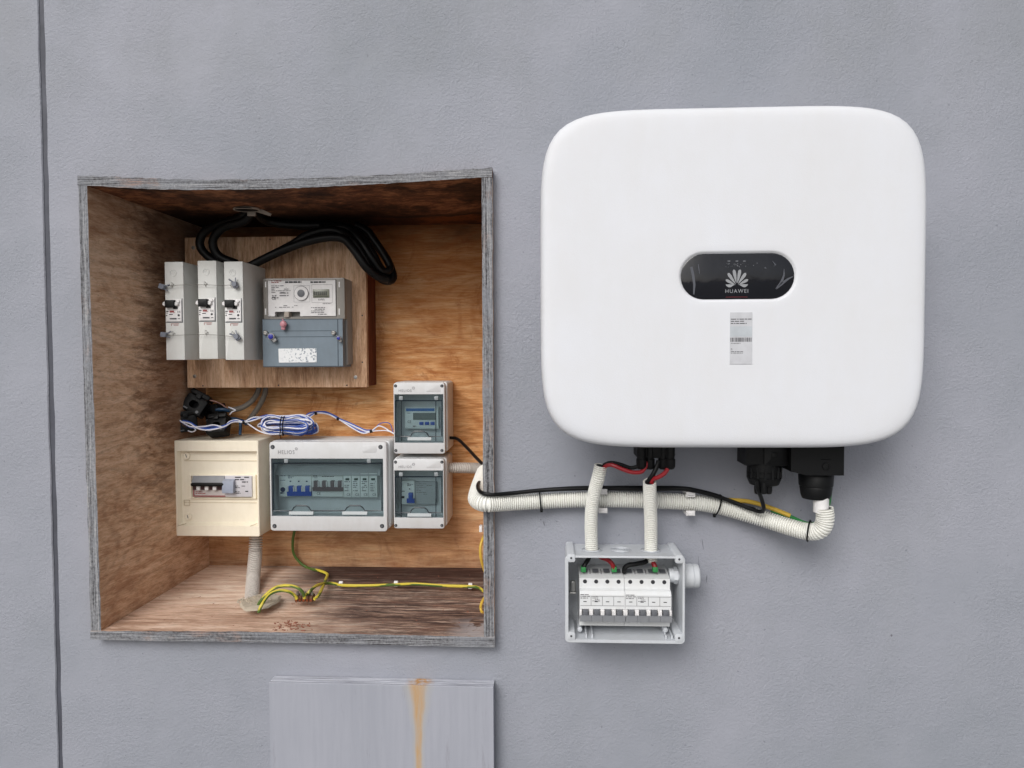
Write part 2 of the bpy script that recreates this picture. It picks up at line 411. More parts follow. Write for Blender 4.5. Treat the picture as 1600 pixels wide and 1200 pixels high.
def fn_back(n, c):
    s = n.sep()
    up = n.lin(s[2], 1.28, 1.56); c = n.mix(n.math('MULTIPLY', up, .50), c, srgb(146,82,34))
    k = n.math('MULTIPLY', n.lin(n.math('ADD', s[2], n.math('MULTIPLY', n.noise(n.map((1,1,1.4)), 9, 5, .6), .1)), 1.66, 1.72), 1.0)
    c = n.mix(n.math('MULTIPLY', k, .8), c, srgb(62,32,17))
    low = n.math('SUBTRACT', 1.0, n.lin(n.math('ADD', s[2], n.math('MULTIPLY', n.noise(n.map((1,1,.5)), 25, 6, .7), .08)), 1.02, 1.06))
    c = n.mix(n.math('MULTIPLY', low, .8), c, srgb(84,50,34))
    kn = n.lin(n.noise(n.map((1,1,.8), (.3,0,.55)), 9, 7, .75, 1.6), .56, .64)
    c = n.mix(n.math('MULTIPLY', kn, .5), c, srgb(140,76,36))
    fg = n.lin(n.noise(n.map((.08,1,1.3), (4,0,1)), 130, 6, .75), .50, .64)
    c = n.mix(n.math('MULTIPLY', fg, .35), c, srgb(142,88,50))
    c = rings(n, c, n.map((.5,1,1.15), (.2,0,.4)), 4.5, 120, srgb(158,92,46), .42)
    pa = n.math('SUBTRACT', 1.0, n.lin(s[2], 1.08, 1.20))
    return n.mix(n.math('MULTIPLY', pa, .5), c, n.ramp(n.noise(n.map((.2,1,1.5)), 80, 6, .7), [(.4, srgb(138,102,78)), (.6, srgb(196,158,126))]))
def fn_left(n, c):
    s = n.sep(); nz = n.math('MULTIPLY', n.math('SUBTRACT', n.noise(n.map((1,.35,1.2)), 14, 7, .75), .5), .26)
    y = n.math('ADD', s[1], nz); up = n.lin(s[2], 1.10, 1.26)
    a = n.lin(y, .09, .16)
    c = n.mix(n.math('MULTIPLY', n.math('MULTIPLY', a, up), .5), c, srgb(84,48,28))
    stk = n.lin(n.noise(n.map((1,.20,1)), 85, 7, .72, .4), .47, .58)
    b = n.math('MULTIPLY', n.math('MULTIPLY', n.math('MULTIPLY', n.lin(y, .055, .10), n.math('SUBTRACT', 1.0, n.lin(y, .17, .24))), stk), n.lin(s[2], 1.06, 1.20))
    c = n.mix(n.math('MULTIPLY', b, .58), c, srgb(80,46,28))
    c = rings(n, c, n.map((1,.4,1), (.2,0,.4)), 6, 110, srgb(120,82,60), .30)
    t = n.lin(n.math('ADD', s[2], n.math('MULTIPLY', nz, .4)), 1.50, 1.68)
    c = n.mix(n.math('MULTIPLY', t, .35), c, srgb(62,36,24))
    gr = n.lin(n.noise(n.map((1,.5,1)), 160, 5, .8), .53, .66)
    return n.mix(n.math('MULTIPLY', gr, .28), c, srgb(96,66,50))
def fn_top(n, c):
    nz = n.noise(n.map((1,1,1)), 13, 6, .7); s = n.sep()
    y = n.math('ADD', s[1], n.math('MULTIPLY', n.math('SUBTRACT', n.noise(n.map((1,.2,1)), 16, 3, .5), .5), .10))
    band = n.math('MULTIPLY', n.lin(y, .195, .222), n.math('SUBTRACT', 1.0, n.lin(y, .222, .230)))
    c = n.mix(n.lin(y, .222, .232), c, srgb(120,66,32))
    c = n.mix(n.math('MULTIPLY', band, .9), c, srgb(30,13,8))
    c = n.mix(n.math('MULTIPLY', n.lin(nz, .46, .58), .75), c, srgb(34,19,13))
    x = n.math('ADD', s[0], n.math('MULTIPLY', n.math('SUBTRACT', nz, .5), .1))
    k = n.math('MULTIPLY', n.math('SUBTRACT', 1.0, n.lin(x, -.33, -.22)), n.lin(s[1], .08, .2))  # besides the stains: shade painted into the ceiling colour toward the back left
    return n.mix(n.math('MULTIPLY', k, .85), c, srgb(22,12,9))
def fn_floor(n, c):
    s = n.sep(); x = n.math('ADD', s[0], n.math('MULTIPLY', n.math('SUBTRACT', n.noise(n.map((1,2,1)), 8, 5), .5), .30))
    x = n.math('ADD', x, n.math('MULTIPLY', s[1], .5))
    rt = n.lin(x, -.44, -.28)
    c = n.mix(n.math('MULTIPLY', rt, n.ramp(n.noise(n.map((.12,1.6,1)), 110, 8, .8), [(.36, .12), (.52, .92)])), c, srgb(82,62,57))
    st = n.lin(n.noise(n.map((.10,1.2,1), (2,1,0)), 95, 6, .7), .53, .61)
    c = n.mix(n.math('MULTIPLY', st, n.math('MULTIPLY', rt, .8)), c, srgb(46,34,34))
    bk = n.math('MULTIPLY', n.lin(n.math('ADD', s[1], n.math('MULTIPLY', n.math('SUBTRACT', n.noise(n.map((.5,1,1)), 30, 5), .5), .12)), .17, .25), n.lin(s[0], -.52, -.44))
    c = n.mix(n.math('MULTIPLY', bk, .85), c, srgb(52,32,28))
    ls = n.lin(n.noise(n.map((.10,1.2,1), (7,1,0)), 50, 6, .7), .56, .68)
    c = n.mix(n.math('MULTIPLY', ls, .4), c, srgb(150,108,92))
    rd = n.lin(n.noise(n.map((.5,1.4,1), (5,1,0)), 24, 6, .7), .60, .70)
    c = n.mix(n.math('MULTIPLY', rd, .4), c, srgb(150,98,78))
    pt = n.math('MULTIPLY', n.math('MULTIPLY', n.lin(s[0], -.165, -.12), n.math('SUBTRACT', 1.0, n.lin(s[1], .02, .06))), n.lin(n.noise(n.map((1,1,1)), 40, 4), .38, .48))
    return n.mix(n.math('MULTIPLY', pt, .8), c, srgb(168,164,166))
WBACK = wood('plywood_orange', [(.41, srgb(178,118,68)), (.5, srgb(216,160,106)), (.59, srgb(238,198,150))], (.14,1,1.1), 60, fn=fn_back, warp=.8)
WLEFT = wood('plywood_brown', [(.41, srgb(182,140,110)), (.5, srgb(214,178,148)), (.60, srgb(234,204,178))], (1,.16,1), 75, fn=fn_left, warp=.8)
WTOP = wood('plywood_stained_shaded', [(.42, srgb(54,30,20)), (.5, srgb(104,64,44)), (.58, srgb(160,108,74))], (.35,.6,1), 60, fn=fn_top, warp=1.4)
WFLOOR = wood('plywood_weathered', [(.41, srgb(160,126,104)), (.5, srgb(214,180,158)), (.60, srgb(240,222,204))], (.12,1.3,1), 75, fn=fn_floor, bump=.45, warp=.5)
WBOARD = wood('plywood_board_face', [(.41, srgb(158,118,90)), (.5, srgb(204,166,134)), (.60, srgb(228,196,168))], (1,1,.14), 110)
WSIDE = wood('red_brown_timber', [(.40, srgb(70,32,20)), (.5, srgb(98,48,30)), (.60, srgb(124,66,42))], (1,1,.2), 70)

# ------------------------------------------------------------------ ground
GROUND = NT('paving_grey'); GROUND.set('Base Color', GROUND.ramp(GROUND.noise(GROUND.map(), 3, 6), [(.35, (.20,.20,.19)), (.65, (.30,.29,.28))])); GROUND.set('Roughness', .9)
g = M().add([(-400,-800,0),(400,-800,0),(400,60,0),(-400,60,0)], [(0,1,2,3)]).build('ground', GROUND.m, kind='structure')

# ------------------------------------------------------------------ cabinet recess geometry
XL, XR, ZB, ZT, YB, YF = -.685, -.098, EYE-.4186, EYE+.2610, .300, -.020
T = .0150
# ------------------------------------------------------------------ wall with a hole and a joint
def wall():
    m = M(); X0, X1, Z0, Z1 = -4.2, 4.8, 0.0, 3.1
    ga, gb = P(57.5, 0, 0), P(90.0, 1200, 0); ha, hb = P(69.0, 0, 0), P(99.0, 1200, 0)
    def gx(a, b, z): t = (z-b.z)/(a.z-b.z); return b.x+(a.x-b.x)*t
    Xc = P(99.0, 1200, 0).x+.012
    top = [(769,269),(753,270.5),(600,279.5),(440,287.5),(300,289),(200,285.5),(129,282)]; bot = [(150,993),(360,994),(755,1003),(765,1003)]
    hole = [P(x, y, YF) for x, y in top]+[P(x, y, YF) for x, y in bot]
    hole = [Vector((p.x, 0, p.z)) for p in hole]
    zz = [Z0+(Z1-Z0)*k/90 for k in range(91)]
    rn = random.Random(3)
    jl = {z: rn.uniform(-.0007, .0007) for z in zz}; jr = {z: rn.uniform(-.0009, .0009) for z in zz}
    for z0, z1 in zip(zz, zz[1:]):
        la, lb = gx(ga, gb, z0)+jl[z0], gx(ga, gb, z1)+jl[z1]; ra, rb = gx(ha, hb, z0)+jr[z0], gx(ha, hb, z1)+jr[z1]
        q = lambda xa, xb, xc, xd, y0=0, y1=0, mi=0: m.add([(xa,y0,z0),(xb,y1,z0),(xc,y1,z1),(xd,y0,z1)], [(0,1,2,3)], mi)
        q(X0, la, lb, X0)
        q(la, la+.0016, lb+.0016, lb, 0, .0015); q(la+.0016, la+.0022, lb+.0022, lb+.0016, .0015, .0024, 1)
        q(la+.0022, ra-.0015, rb-.0015, lb+.0022, .0024, .0024, 1)
        q(ra-.0015, ra-.0012, rb-.0012, rb-.0015, .0024, .0015, 1); q(ra-.0012, ra, rb, rb-.0012, .0015, 0)
        q(ra, Xc, Xc, rb)
    yb = .42
    m.add([(X0,0,Z1),(X1,0,Z1),(X1,yb,Z1),(X0,yb,Z1)], [(0,1,2,3)])
    m.add([(X0,yb,Z0),(X1,yb,Z0),(X1,yb,Z1),(X0,yb,Z1)], [(0,1,2,3)])
    m.add([(X0,0,Z0),(X0,yb,Z0),(X0,yb,Z1),(X0,0,Z1)], [(0,1,2,3)]); m.add([(X1,0,Z0),(X1,yb,Z0),(X1,yb,Z1),(X1,0,Z1)], [(0,1,2,3)])
    cen = sum(hole, Vector())/len(hole); C4 = [(X1,Z1),(Xc,Z1),(Xc,Z0),(X1,Z0)]
    import bisect
    N = len(hole); ids = {}
    def corner(p): return min(range(4), key=lambda k: 0)
    out = []
    for p in hole:
        d = p-cen; ts = []
        if d.x > 0: ts.append((X1-cen.x)/d.x)
        if d.x < 0: ts.append((Xc-cen.x)/d.x)
        if d.z > 0: ts.append((Z1-cen.z)/d.z)
        if d.z < 0: ts.append((Z0-cen.z)/d.z)
        out.append(cen+d*min(ts))
    for i in range(N):
        j = (i+1) % N; a_, b_ = out[i], out[j]; poly = [hole[i], a_]
        aa = math.atan2(a_.z-cen.z, a_.x-cen.x); ab = (math.atan2(b_.z-cen.z, b_.x-cen.x)-aa) % (2*PI); cs = []
        for cx_, cz_ in C4:                     # a rectangle corner lying between the two rays
            ac = (math.atan2(cz_-cen.z, cx_-cen.x)-aa) % (2*PI)
            if ac < ab: cs.append((ac, Vector((cx_, 0, cz_))))
        poly += [c for _, c in sorted(cs, key=lambda t: t[0])]
        poly += [b_, hole[j]]; m.add(poly, [tuple(range(len(poly)))])
        m.add([hole[i], hole[j], hole[j]+Vector((0,yb,0)), hole[i]+Vector((0,yb,0))], [(0,1,2,3)])
    return m
wl = wall().build('wall', [WALL, JOINT], label='painted grey rendered wall with a dark vertical joint on its left', cat='wall')
# small scuffs on the paint
def blob(m, px, py, w, h, ang, y=-.0006, seed=0, n=9):
    rn = random.Random(seed); c = P(px, py, y); s = .001
    pts = []
    for k in range(n):
        a = 2*PI*k/n; q = rn.uniform(.6, 1.1); x, z = w*s*math.cos(a)*q/2, h*s*math.sin(a)*q/2
        pts.append((c.x+x*math.cos(ang)-z*math.sin(ang), c.z+x*math.sin(ang)+z*math.cos(ang)))
    m.prism(pts, y, y+.0008)
SCUFF = flat('scuff_mark', srgb(112,112,120), .8)
m = M()
for k, (x, y, w_, h_, a) in enumerate([(1393,993,3,4,.3),(850,818,2,8,.3),(845,812,1.5,3,0),(870,815,3,1.5,.5),(1092,880,1,30,.08),(1104,905,1,14,-.1),(1098,850,1,20,.15)]):
    blob(m, x, y, w_, h_, a, seed=k)
m.build('scuff_marks', SCUFF, wl)

# ------------------------------------------------------------------ cabinet (a plywood lined recess)
cab = thing('meter_cabinet', ((XL+XR)/2, .14, ZB-T), 'open plywood lined recess in the wall with a weathered grey rim', 'cabinet')
def qbox(m, f, b, mi_front=1, mi=0):      # f, b: four corners front / back (x,y,z) going round; front face gets its own material
    m.add(list(f)+list(b), [(0,1,2,3)], mi_front); k = len(m.v)-8
    for i in range(4):
        j = (i+1) % 4; m.f.append([k+i, k+j, k+4+j, k+4+i]); m.mi.append(mi)
    m.f.append([k+7, k+6, k+5, k+4]); m.mi.append(mi)
YW = YB+.012
def sideboard(out_t, in_t, in_b, out_b, xb_in, xb_out, zt, zb, name, mat):
    m = M(); N = 40; rn = random.Random(len(name))
    fo, fi, bo, bi = [], [], [], []
    for k in range(N+1):
        t = k/N; z = zt+(zb-zt)*t; j = rn.uniform(-.0006, .0006)
        fo.append(Vector((out_t+(out_b-out_t)*t+j, YF+rn.uniform(-.0005,.0005), z))); fi.append(Vector((in_t+(in_b-in_t)*t+rn.uniform(-.0005,.0005), YF+rn.uniform(-.0004,.0004), z)))
        bo.append(Vector((xb_out, YW, z))); bi.append(Vector((xb_in, YW, z)))
    n = N+1; m.v = fo+fi+bi+bo
    for k in range(N):
        for a, mi in ((0, 1), (1, 0), (2, 0), (3, 0)):
            b = (a+1) % 4; m.f.append([a*n+k, a*n+k+1, b*n+k+1, b*n+k]); m.mi.append(mi)
    m.f += [[0, n, 2*n, 3*n], [N, n+N, 2*n+N, 3*n+N]]; m.mi += [0, 0]
    return m.build(name, [mat, EDGEX], cab)
def fx(px, py, Y=YF): return P(px, py, Y).x
def fz(px, py, Y=YF): return P(px, py, Y).z
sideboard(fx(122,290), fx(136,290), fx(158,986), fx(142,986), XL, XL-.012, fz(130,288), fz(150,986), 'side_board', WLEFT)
sideboard(fx(769,276), fx(752.5,276), fx(756,995), fx(772.5,995), XR, XR+.009, fz(760,277), fz(764,995), 'side_board', WLEFT)
def levelboard(up, lo, zb_lo, zb_up, xl, xr, name, mat, jit):
    m = M(); rn = random.Random(5); N = 90; A, B, C_, D_ = [], [], [], []
    def ev(c, x):
        for (x0, y0), (x1, y1) in zip(c, c[1:]):
            if x0 <= x <= x1: 
                t = (x-x0)/(x1-x0); return y0+(y1-y0)*t
        return c[-1][1]
    for k in range(N+1):
        px = up[0][0]+(up[-1][0]-up[0][0])*k/N
        a = P(px, ev(up, px)+rn.uniform(-jit, jit), YF-.001); b = P(px, ev(lo, px)+rn.uniform(-.5,.5), YF-.001)
        t = k/N; X = xl+(xr-xl)*t
        A.append(a); B.append(b); C_.append(Vector((X, YW, zb_lo))); D_.append(Vector((X, YW, zb_up)))
    n = N+1; m.v = A+B+C_+D_
    for k in range(N):
        for a, mi in ((0, 1), (1, 0), (2, 0), (3, 0)):
            b = (a+1) % 4; m.f.append([a*n+k, a*n+k+1, b*n+k+1, b*n+k]); m.mi.append(mi)
    m.f += [[0, n, 2*n, 3*n], [N, n+N, 2*n+N, 3*n+N]]; m.mi += [0, 0]
    return m.build(name, [mat, EDGEZ], cab)
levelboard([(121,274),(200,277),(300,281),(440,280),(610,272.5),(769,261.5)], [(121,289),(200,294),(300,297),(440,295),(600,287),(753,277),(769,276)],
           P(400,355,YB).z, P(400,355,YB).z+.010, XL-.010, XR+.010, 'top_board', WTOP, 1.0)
levelboard([(141,986),(360,986.5),(755,995),(773,995.5)], [(141,999),(200,1001),(440,1004),(773,1011.5)],
           ZB-.008, ZB+.0015, XL-.012, XR+.010, 'bottom_board', WFLOOR, .4)
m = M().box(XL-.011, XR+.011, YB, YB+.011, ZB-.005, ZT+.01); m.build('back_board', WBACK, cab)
FZ = lambda px, py, up=0.0: PZ(px, py, ZB+up)

# ------------------------------------------------------------------ meter backing board
YBD = .223
a, b, c, d = R(290.5, 369.5, 572.5, 605.5, YBD)
mb = thing('backing_board', ((a+b)/2, YBD+.03, c), 'brown plywood backing board carrying the meter, fixed to the cabinet back', 'board')
M().soft(a, b, YBD, YBD+.012, c, d, .001, .0008).build('front_panel', WBOARD, mb)
M().box(a+.002, b-.0005, YBD+.0122, YB-.0005, c+.002, d-.002).build('side_frame', WSIDE, mb)
def screw(m, px, py, Y, r=.0035, hgt=.0008):
    o = P(px, py, Y); m.lathe([(0, r), (hgt*.6, r), (hgt, r*.8), (hgt, r*.45), (hgt*.3, r*.3)], o, (0,-1,0), 14)
for px, py in ((555.5, 589.5), (304, 588), (302, 387)):
    m = M(); screw(m, px, py, YBD); m.build('screw', METAL if px > 500 else DMETAL, mb)
m = M()
for px, py in ((566,493),(566,566),(542,602),(435,602),(317,603),(330,375),(422,374)):
    o = P(px, py, YBD); m.lathe([(0, .0016), (.0003, .0014)], o, (0,-1,0), 8)
m.pieces('nail_head', INK, mb)
a, b, c, d = R(300, 349, 566, 369, .285)

# ------------------------------------------------------------------ tall breaker enclosures
YE = .119
def enclosure():
    x0, x1, z0, z1 = R(350.5, 408.5, 380.3, 562.5, YE); x0 = x1-.0335
    t = thing('breaker_enclosure', ((x0+x1)/2, YE+.05, z0), 'x', 'breaker enclosure', 'tall grey breaker enclosures')
    k = 1150/(D+YE); X = lambda u: x0+u/k; Z = lambda v: z1-v/k     # u, v in photo px from the top-left corner
    M().soft(x0, x1, YE, YBD-.0006, z0, z1, .0012, .0010).build('housing', FUSEP, t)
    m = M(); m.soft(X(2), X(27), YE-.0018, YE+.001, Z(95), Z(60), .001, .0005); m.build('breaker_face', PAPER, t)
    m = M(); m.box(X(1), X(27), YE-.0006, YE+.0005, Z(96.6), Z(95.3)); m.box(X(27.3), X(28.3), YE-.0006, YE+.0005, Z(96.6), Z(58)); m.build('shadow_gap', DGREY, t)
    m = M(); m.soft(X(3), X(18), YE-.009, YE, Z(73), Z(61), .0012, .0012); m.soft(X(14), X(21), YE-.004, YE, Z(75), Z(71), .0008, .0008); m.build('toggle', BLACK, t)
    m = M()
    for u in (0.5, 19.5): m.lathe([(0, .0042), (.004, .0042), (.006, .003)], (X(u+.6), YE, Z(67)), (0,-1,0), 16)
    m.lathe([(0, .0022), (.0045, .0018)], (X(23.5), YE, Z(63)), (0,-1,0), 12)
    m.pieces('toggle_guard', PAPER, t)
    m = M(); rn = random.Random(4); y = YE-.0022
    for (u0, v0, u1, v1) in ((2,78,6,79.5),(2,81,5,82),(2,84.5,4,86),(7,83,13,84.2),(21,78,22,81),(24,78,25,81),(8,89.5,19,91.5),(21,90,25,91)):
        m.add([(X(u0),y,Z(v0)),(X(u1),y,Z(v0)),(X(u1),y,Z(v1)),(X(u0),y,Z(v1))], [(0,1,2,3)])
    m.lathe([(0, .002), (.0003, .002)], (X(22.5), YE-.0018, Z(85)), (0,-1,0), 12); m.build('print', INK, t)
    m = M(); 
    for (u0, v0, u1, v1) in ((8,77.6,15,80),(8,80.6,17,81.2),(9,98,22,98.8),(9,98,9.8,102),(13,100,21,101)): m.add([(X(u0),y,Z(v0)),(X(u1),y,Z(v0)),(X(u1),y,Z(v1)),(X(u0),y,Z(v1))], [(0,1,2,3)]) if v0 < 90 else m.add([(X(u0),YE-.0003,Z(v0)),(X(u1),YE-.0003,Z(v0)),(X(u1),YE-.0003,Z(v1)),(X(u0),YE-.0003,Z(v1))], [(0,1,2,3)])
    m.build('print', REDINK, t)
    m = M()
    ring = [(X(14)+.0055*math.cos(q), YE-.0002, Z(18)+.0055*math.sin(q)) for q in [2*PI*i/20 for i in range(21)]]; m.tube(ring, .0005, 5)
    ring = [(X(14)+.0026*math.cos(q), YE-.0002, Z(18)+.0026*math.sin(q)) for q in [2*PI*i/12 for i in range(9)]]; m.tube(ring, .0004, 5)
    m.build('embossed_ring', FUSEP, t)
    m = M()
    for v in (36, 113):
        m.tube([(X(12), YE, Z(v-2.5)), (X(12), YE-.004, Z(v-2.5)), (X(12), YE-.004, Z(v+3)), (X(12), YE, Z(v+3))], .0008, 6); m.tube([(X(14.5), YE, Z(v)), (X(14.5), YE-.004, Z(v))], .0009, 6)
    m.pieces('seal_eye', FUSEP, t)
    return t, x0, z1
e0, ex, ez = enclosure()
LB = ['right hand tall grey breaker enclosure, beside the electricity meter', 'tall grey breaker enclosure in the middle of the three', 'left hand tall grey breaker enclosure, overhanging the board edge']
e0['label'] = LB[0]; base = e0.location.copy()
for lab, (px, py) in zip(LB[1:], ((308.4, 407.4), (256.8, 409.2))):
    c = copy_tree(e0); c['label'] = lab; q = P(px, py, YE); c.location = base + Vector((q.x-ex, 0, q.z-ez))
# sealing wires with cloudy seals at each end
def sealtag(m, px, py, Y, ang, s=1.0):
    o = P(px, py, Y); k = len(m.v)
    m.soft(-.006*s, .004*s, -.0025, .0025, -.0038*s, .0038*s, .0015, .001); m.lathe([(0, .0042*s), (.0025, .0038*s)], (0,-.0022,0), (0,-1,0), 12)
    m.tube([(.004*s,0,.002*s), (.010*s,-.001,.006*s)], .0012*s, 6); m.tube([(.003*s,0,-.002*s), (.009*s,.001,-.004*s)], .0009*s, 6)
    m.xf(Matrix.Translation(o) @ Matrix.Rotation(ang, 4, 'Y'), k)
for lab, v0, v1, (lx, ly, la), (rx, ry, ra) in (
    ('upper thin sealing wire strung across the three breaker enclosures', 446, 446, (254,448,.3), (367,444,-1.9)),
    ('lower thin sealing wire strung across the three breaker enclosures', 524, 525, (257,523,.1), (370,526,-2.2))):
    yy = YE-.006
    t = thing('seal_wire', P((lx+rx)/2, v0, yy), lab, 'seal wire', 'seal wires on the breaker enclosures')
    M().tube(path([(lx+3,ly,yy),(270,v0,yy),(300,v0-1,yy+.001),(322,v0-1,yy),(345,v0,yy),(rx,ry+1,yy)]), .00045, 5).build('wire', DMETAL, t)
    for q in ((lx, ly, la), (rx, ry, ra)):
        m = M(); sealtag(m, q[0], q[1], yy, q[2], 1.15); m.build('seal', SEALC, t)

# ------------------------------------------------------------------ electricity meter
YM = .172
mt = thing('electricity_meter', P(479, 574, YM+.03), 'two tone electricity meter with white face plate over a slate grey cover', 'meter')
x0, x1, z0, z1 = R(411.5, 434.5, 538.5, 499, YM); b0, b1, c0, c1 = R(411.5, 498, 537, 573.5, YM)
M().soft(x0, x1, YM+.016, YBD-.0006, c0+.004, z1, .003, .001).build('case', plastic('case_grey', srgb(150,148,146), .5), mt)
m = M(); o = (x0, x1, z0, z1); i = R(418, 437.5, 526, 495, YM)
m.frame(o, (i[0], i[1], i[2], i[3]), YM, YM+.0155, .0025, .001, .0008); m.build('cover_frame', plastic('frosted_frame', srgb(136,132,127), .3), mt)
fp = R(418.3, 437, 524.3, 494, YM+.002)
mm = P(431, 487, YM+.002); mn = P(469, 487, YM+.002)
m = M().prism([(fp[0], fp[2]), (mm.x-.002, fp[2]), (mm.x-.002, mm.z-.001), (mm.x, mm.z), (mn.x, mn.z), (mn.x, fp[2]), (fp[1], fp[2]), (fp[1], fp[3]), (fp[0], fp[3])], YM+.002, YM+.014); m.build('face_plate', PAPER, mt)
m = M()
for py0, py1 in ((440,449), (482,492)):
    for px in (415, 530):
        q = R(px-1, py0, px+1.2, py1, YM-.0004); m.soft(q[0], q[1], YM-.001, YM+.002, q[2], q[3], .0008, .0004)
m.pieces('cover_clip', PAPER, mt)
q = R(411.5+.8, 435, 538, 498, YM+.0012)
yf = YM+.0015
m = M(); o = P(471, 458.5, yf); m.lathe([(0, .0128), (.0016, .0128), (.0022, .0120), (.0022, .0108)], o, (0,-1,0), 32); m.build('port_ring', PAPER, mt)
m = M(); ring = [(o.x+.0128*math.cos(q_), yf-.001, o.z+.0128*math.sin(q_)) for q_ in [2*PI*k/32 for k in range(33)]]; m.tube(ring, .0006, 5); m.lathe([(0, .0068), (.0030, .0068), (.0032, .006)], (o.x, yf, o.z), (0,-1,0), 24); m.build('optical_port', DGREY, mt)
q = R(489, 452, 514.5, 465, yf); m = M().soft(*q[:2], yf-.001, yf+.003, *q[2:], .0006, .0003); dsp = m.build('display', LCD, mt)
m = M(); s7 = q[1]-q[0]
for k in range(7): 
    cx = q[0]+s7*(k+.7)/8.2; m.box(cx-.0009, cx+.0009, yf-.0014, yf-.0011, q[2]+.004, q[3]-.004)
m.box(q[0]+.0015, q[1]-.0015, yf-.0014, yf-.0011, q[2]+.0018, q[2]+.0024); m.build('segments', INK, dsp)
m = M()
for r_ in ((459,446,484,472), (487,444.5,519.5,473)):
    q = R(*r_, yf); 
    for (u0,u1,v0,v1) in ((q[0],q[1],q[3]-.0003,q[3]),(q[0],q[1],q[2],q[2]+.0003),(q[0],q[0]+.0003,q[2],q[3]),(q[1]-.0003,q[1],q[2],q[3])): m.add([(u0,yf-.0001,v0),(u1,yf-.0001,v0),(u1,yf-.0001,v1),(u0,yf-.0001,v1)], [(0,1,2,3)])
for k, (r_, rows) in enumerate((((424,446,455,459),5), ((425,461,452,468),2), ((430,477,472,482),2), ((504,474,519,476),1), ((486,480,519,493),5), ((437,457,458,465),2))):
    q = R(*r_, yf); m.dashes(*q, yf-.0003, rows, k+3, .7, .4)
m.build('print', INKL, mt)
m = M(); q = R(445.5,439.5,476,442,yf); m.dashes(*q, yf-.0003, 1, 5, 1, 1); q = R(485,439.5,516,442.5,yf); m.dashes(*q, yf-.0003, 1, 9, 1, .8); m.build('print', INK, mt)
m = M(); q = R(424,438.5,440,443,yf); m.dashes(*q, yf-.0003, 2, 15, .9, .5); m.build('print', REDINK, mt)
lettering('CE', 424.5, 463.5, 431, 468.5, yf-.0004, INK, mt); lettering('kWh', 497.5, 466.3, 507, 469.6, yf-.0004, INKL, mt)
# lower terminal cover
m = M(); yc = YM-.004
poly = [(YBD-.0006, c1-.0005), (yc+.0012, c1-.0005), (yc, c1-.002), (yc, c0+.002), (yc+.002, c0), (YBD-.0006, c0)]
m.xprofile(poly, b0+.0005, b1-.0005); m.build('terminal_cover', METERG, mt)
DSL = flat('moulding_line', srgb(66,78,88), .6)
m = M()
for r_ in ((424,516.6,518,517.4), (424,525.8,522,526.6), (527.3,499,528.8,572.6), (412,498.6,536,499.4)):
    q = R(*r_, yc); m.box(q[0], q[1], yc-.0003, yc+.0002, q[2], q[3])
m.build('moulding_lines', DSL, mt)
q = R(435.5, 544.5, 495, 566, yc); m = M(); rn = random.Random(6)
pts = rr(q[0], q[1], q[2]-.0005, q[3], .001, 2); pts = [(x+rn.uniform(-.0004,.0004), z+rn.uniform(-.0004,.0004)) for x, z in pts]
m.prism(pts, yc-.0006, yc+.0002)
st = NT('peeling_label'); st.set('Base Color', st.mix(st.math('MULTIPLY', st.lin(st.noise(st.map(), 240, 3, .6), .54, .60), st.lin(st.sep()[0], q[0], q[0]+.03)), srgb(226,228,230), srgb(140,150,160))); st.set('Roughness', .6)
m.build('peeled_sticker', st.m, mt)
for px, py in ((416, 520), (522, 520)):
    m = M(); o = P(px, py, yc); m.lathe([(0, .0045), (.005, .0042), (.006, .003)], o, (0,-1,0), 16); m.tube([o+Vector((-.0028,-.0062,.0008)), o+Vector((.0028,-.0062,-.0008))], .0005, 4); m.build('cover_screw', METAL, mt)
m = M(); o = P(449, 491, YM+.001); m.soft(o.x-.0045, o.x+.0045, YM-.004, YM+.012, o.z-.006, o.z+.004, .001, .001); m.build('sealing_lug', PVC, mt)
def bodyseal(px, py, mat, lab, ang, s=1.0):
    t = thing('security_seal', P(px, py, yc-.01), lab, 'security seal', 'security seals on the meter'); o = P(px, py, yc-.006)
    m = M(); m.lathe([(0, .0062*s), (.004, .0062*s), (.005, .005*s)], (0,0,0), (0,-1,0), 14); m.soft(-.0035*s, .0035*s, -.003, .001, -.011*s, -.003*s, .0015, .001); m.tube([(0,-.001,.004*s), (-.004*s,.001,.010*s)], .0009, 5)
    m.xf(Matrix.Translation(o) @ Matrix.Rotation(ang, 4, 'Y')); m.build('tag', SEALT if mat is not SEALP else SEALP, t)
    m = M(); m.lathe([(.0048, .0046*s), (.0062, .0042*s), (.0066, .003*s)], (0,0,0), (0,-1,0), 14); m.xf(Matrix.Translation(o) @ Matrix.Rotation(ang, 4, 'Y')); m.build('barrel', mat, t)
bodyseal(443.5, 506.5, SEALP, 'pink security seal hanging below the white meter face plate', .1, .95)
bodyseal(424.5, 526, SEALB, 'large dark blue security seal at the left of the meter cover', -.7, 1.05)
bodyseal(530, 528.5, SEALB, 'small blue security seal at the right of the meter cover', -.5, .7)

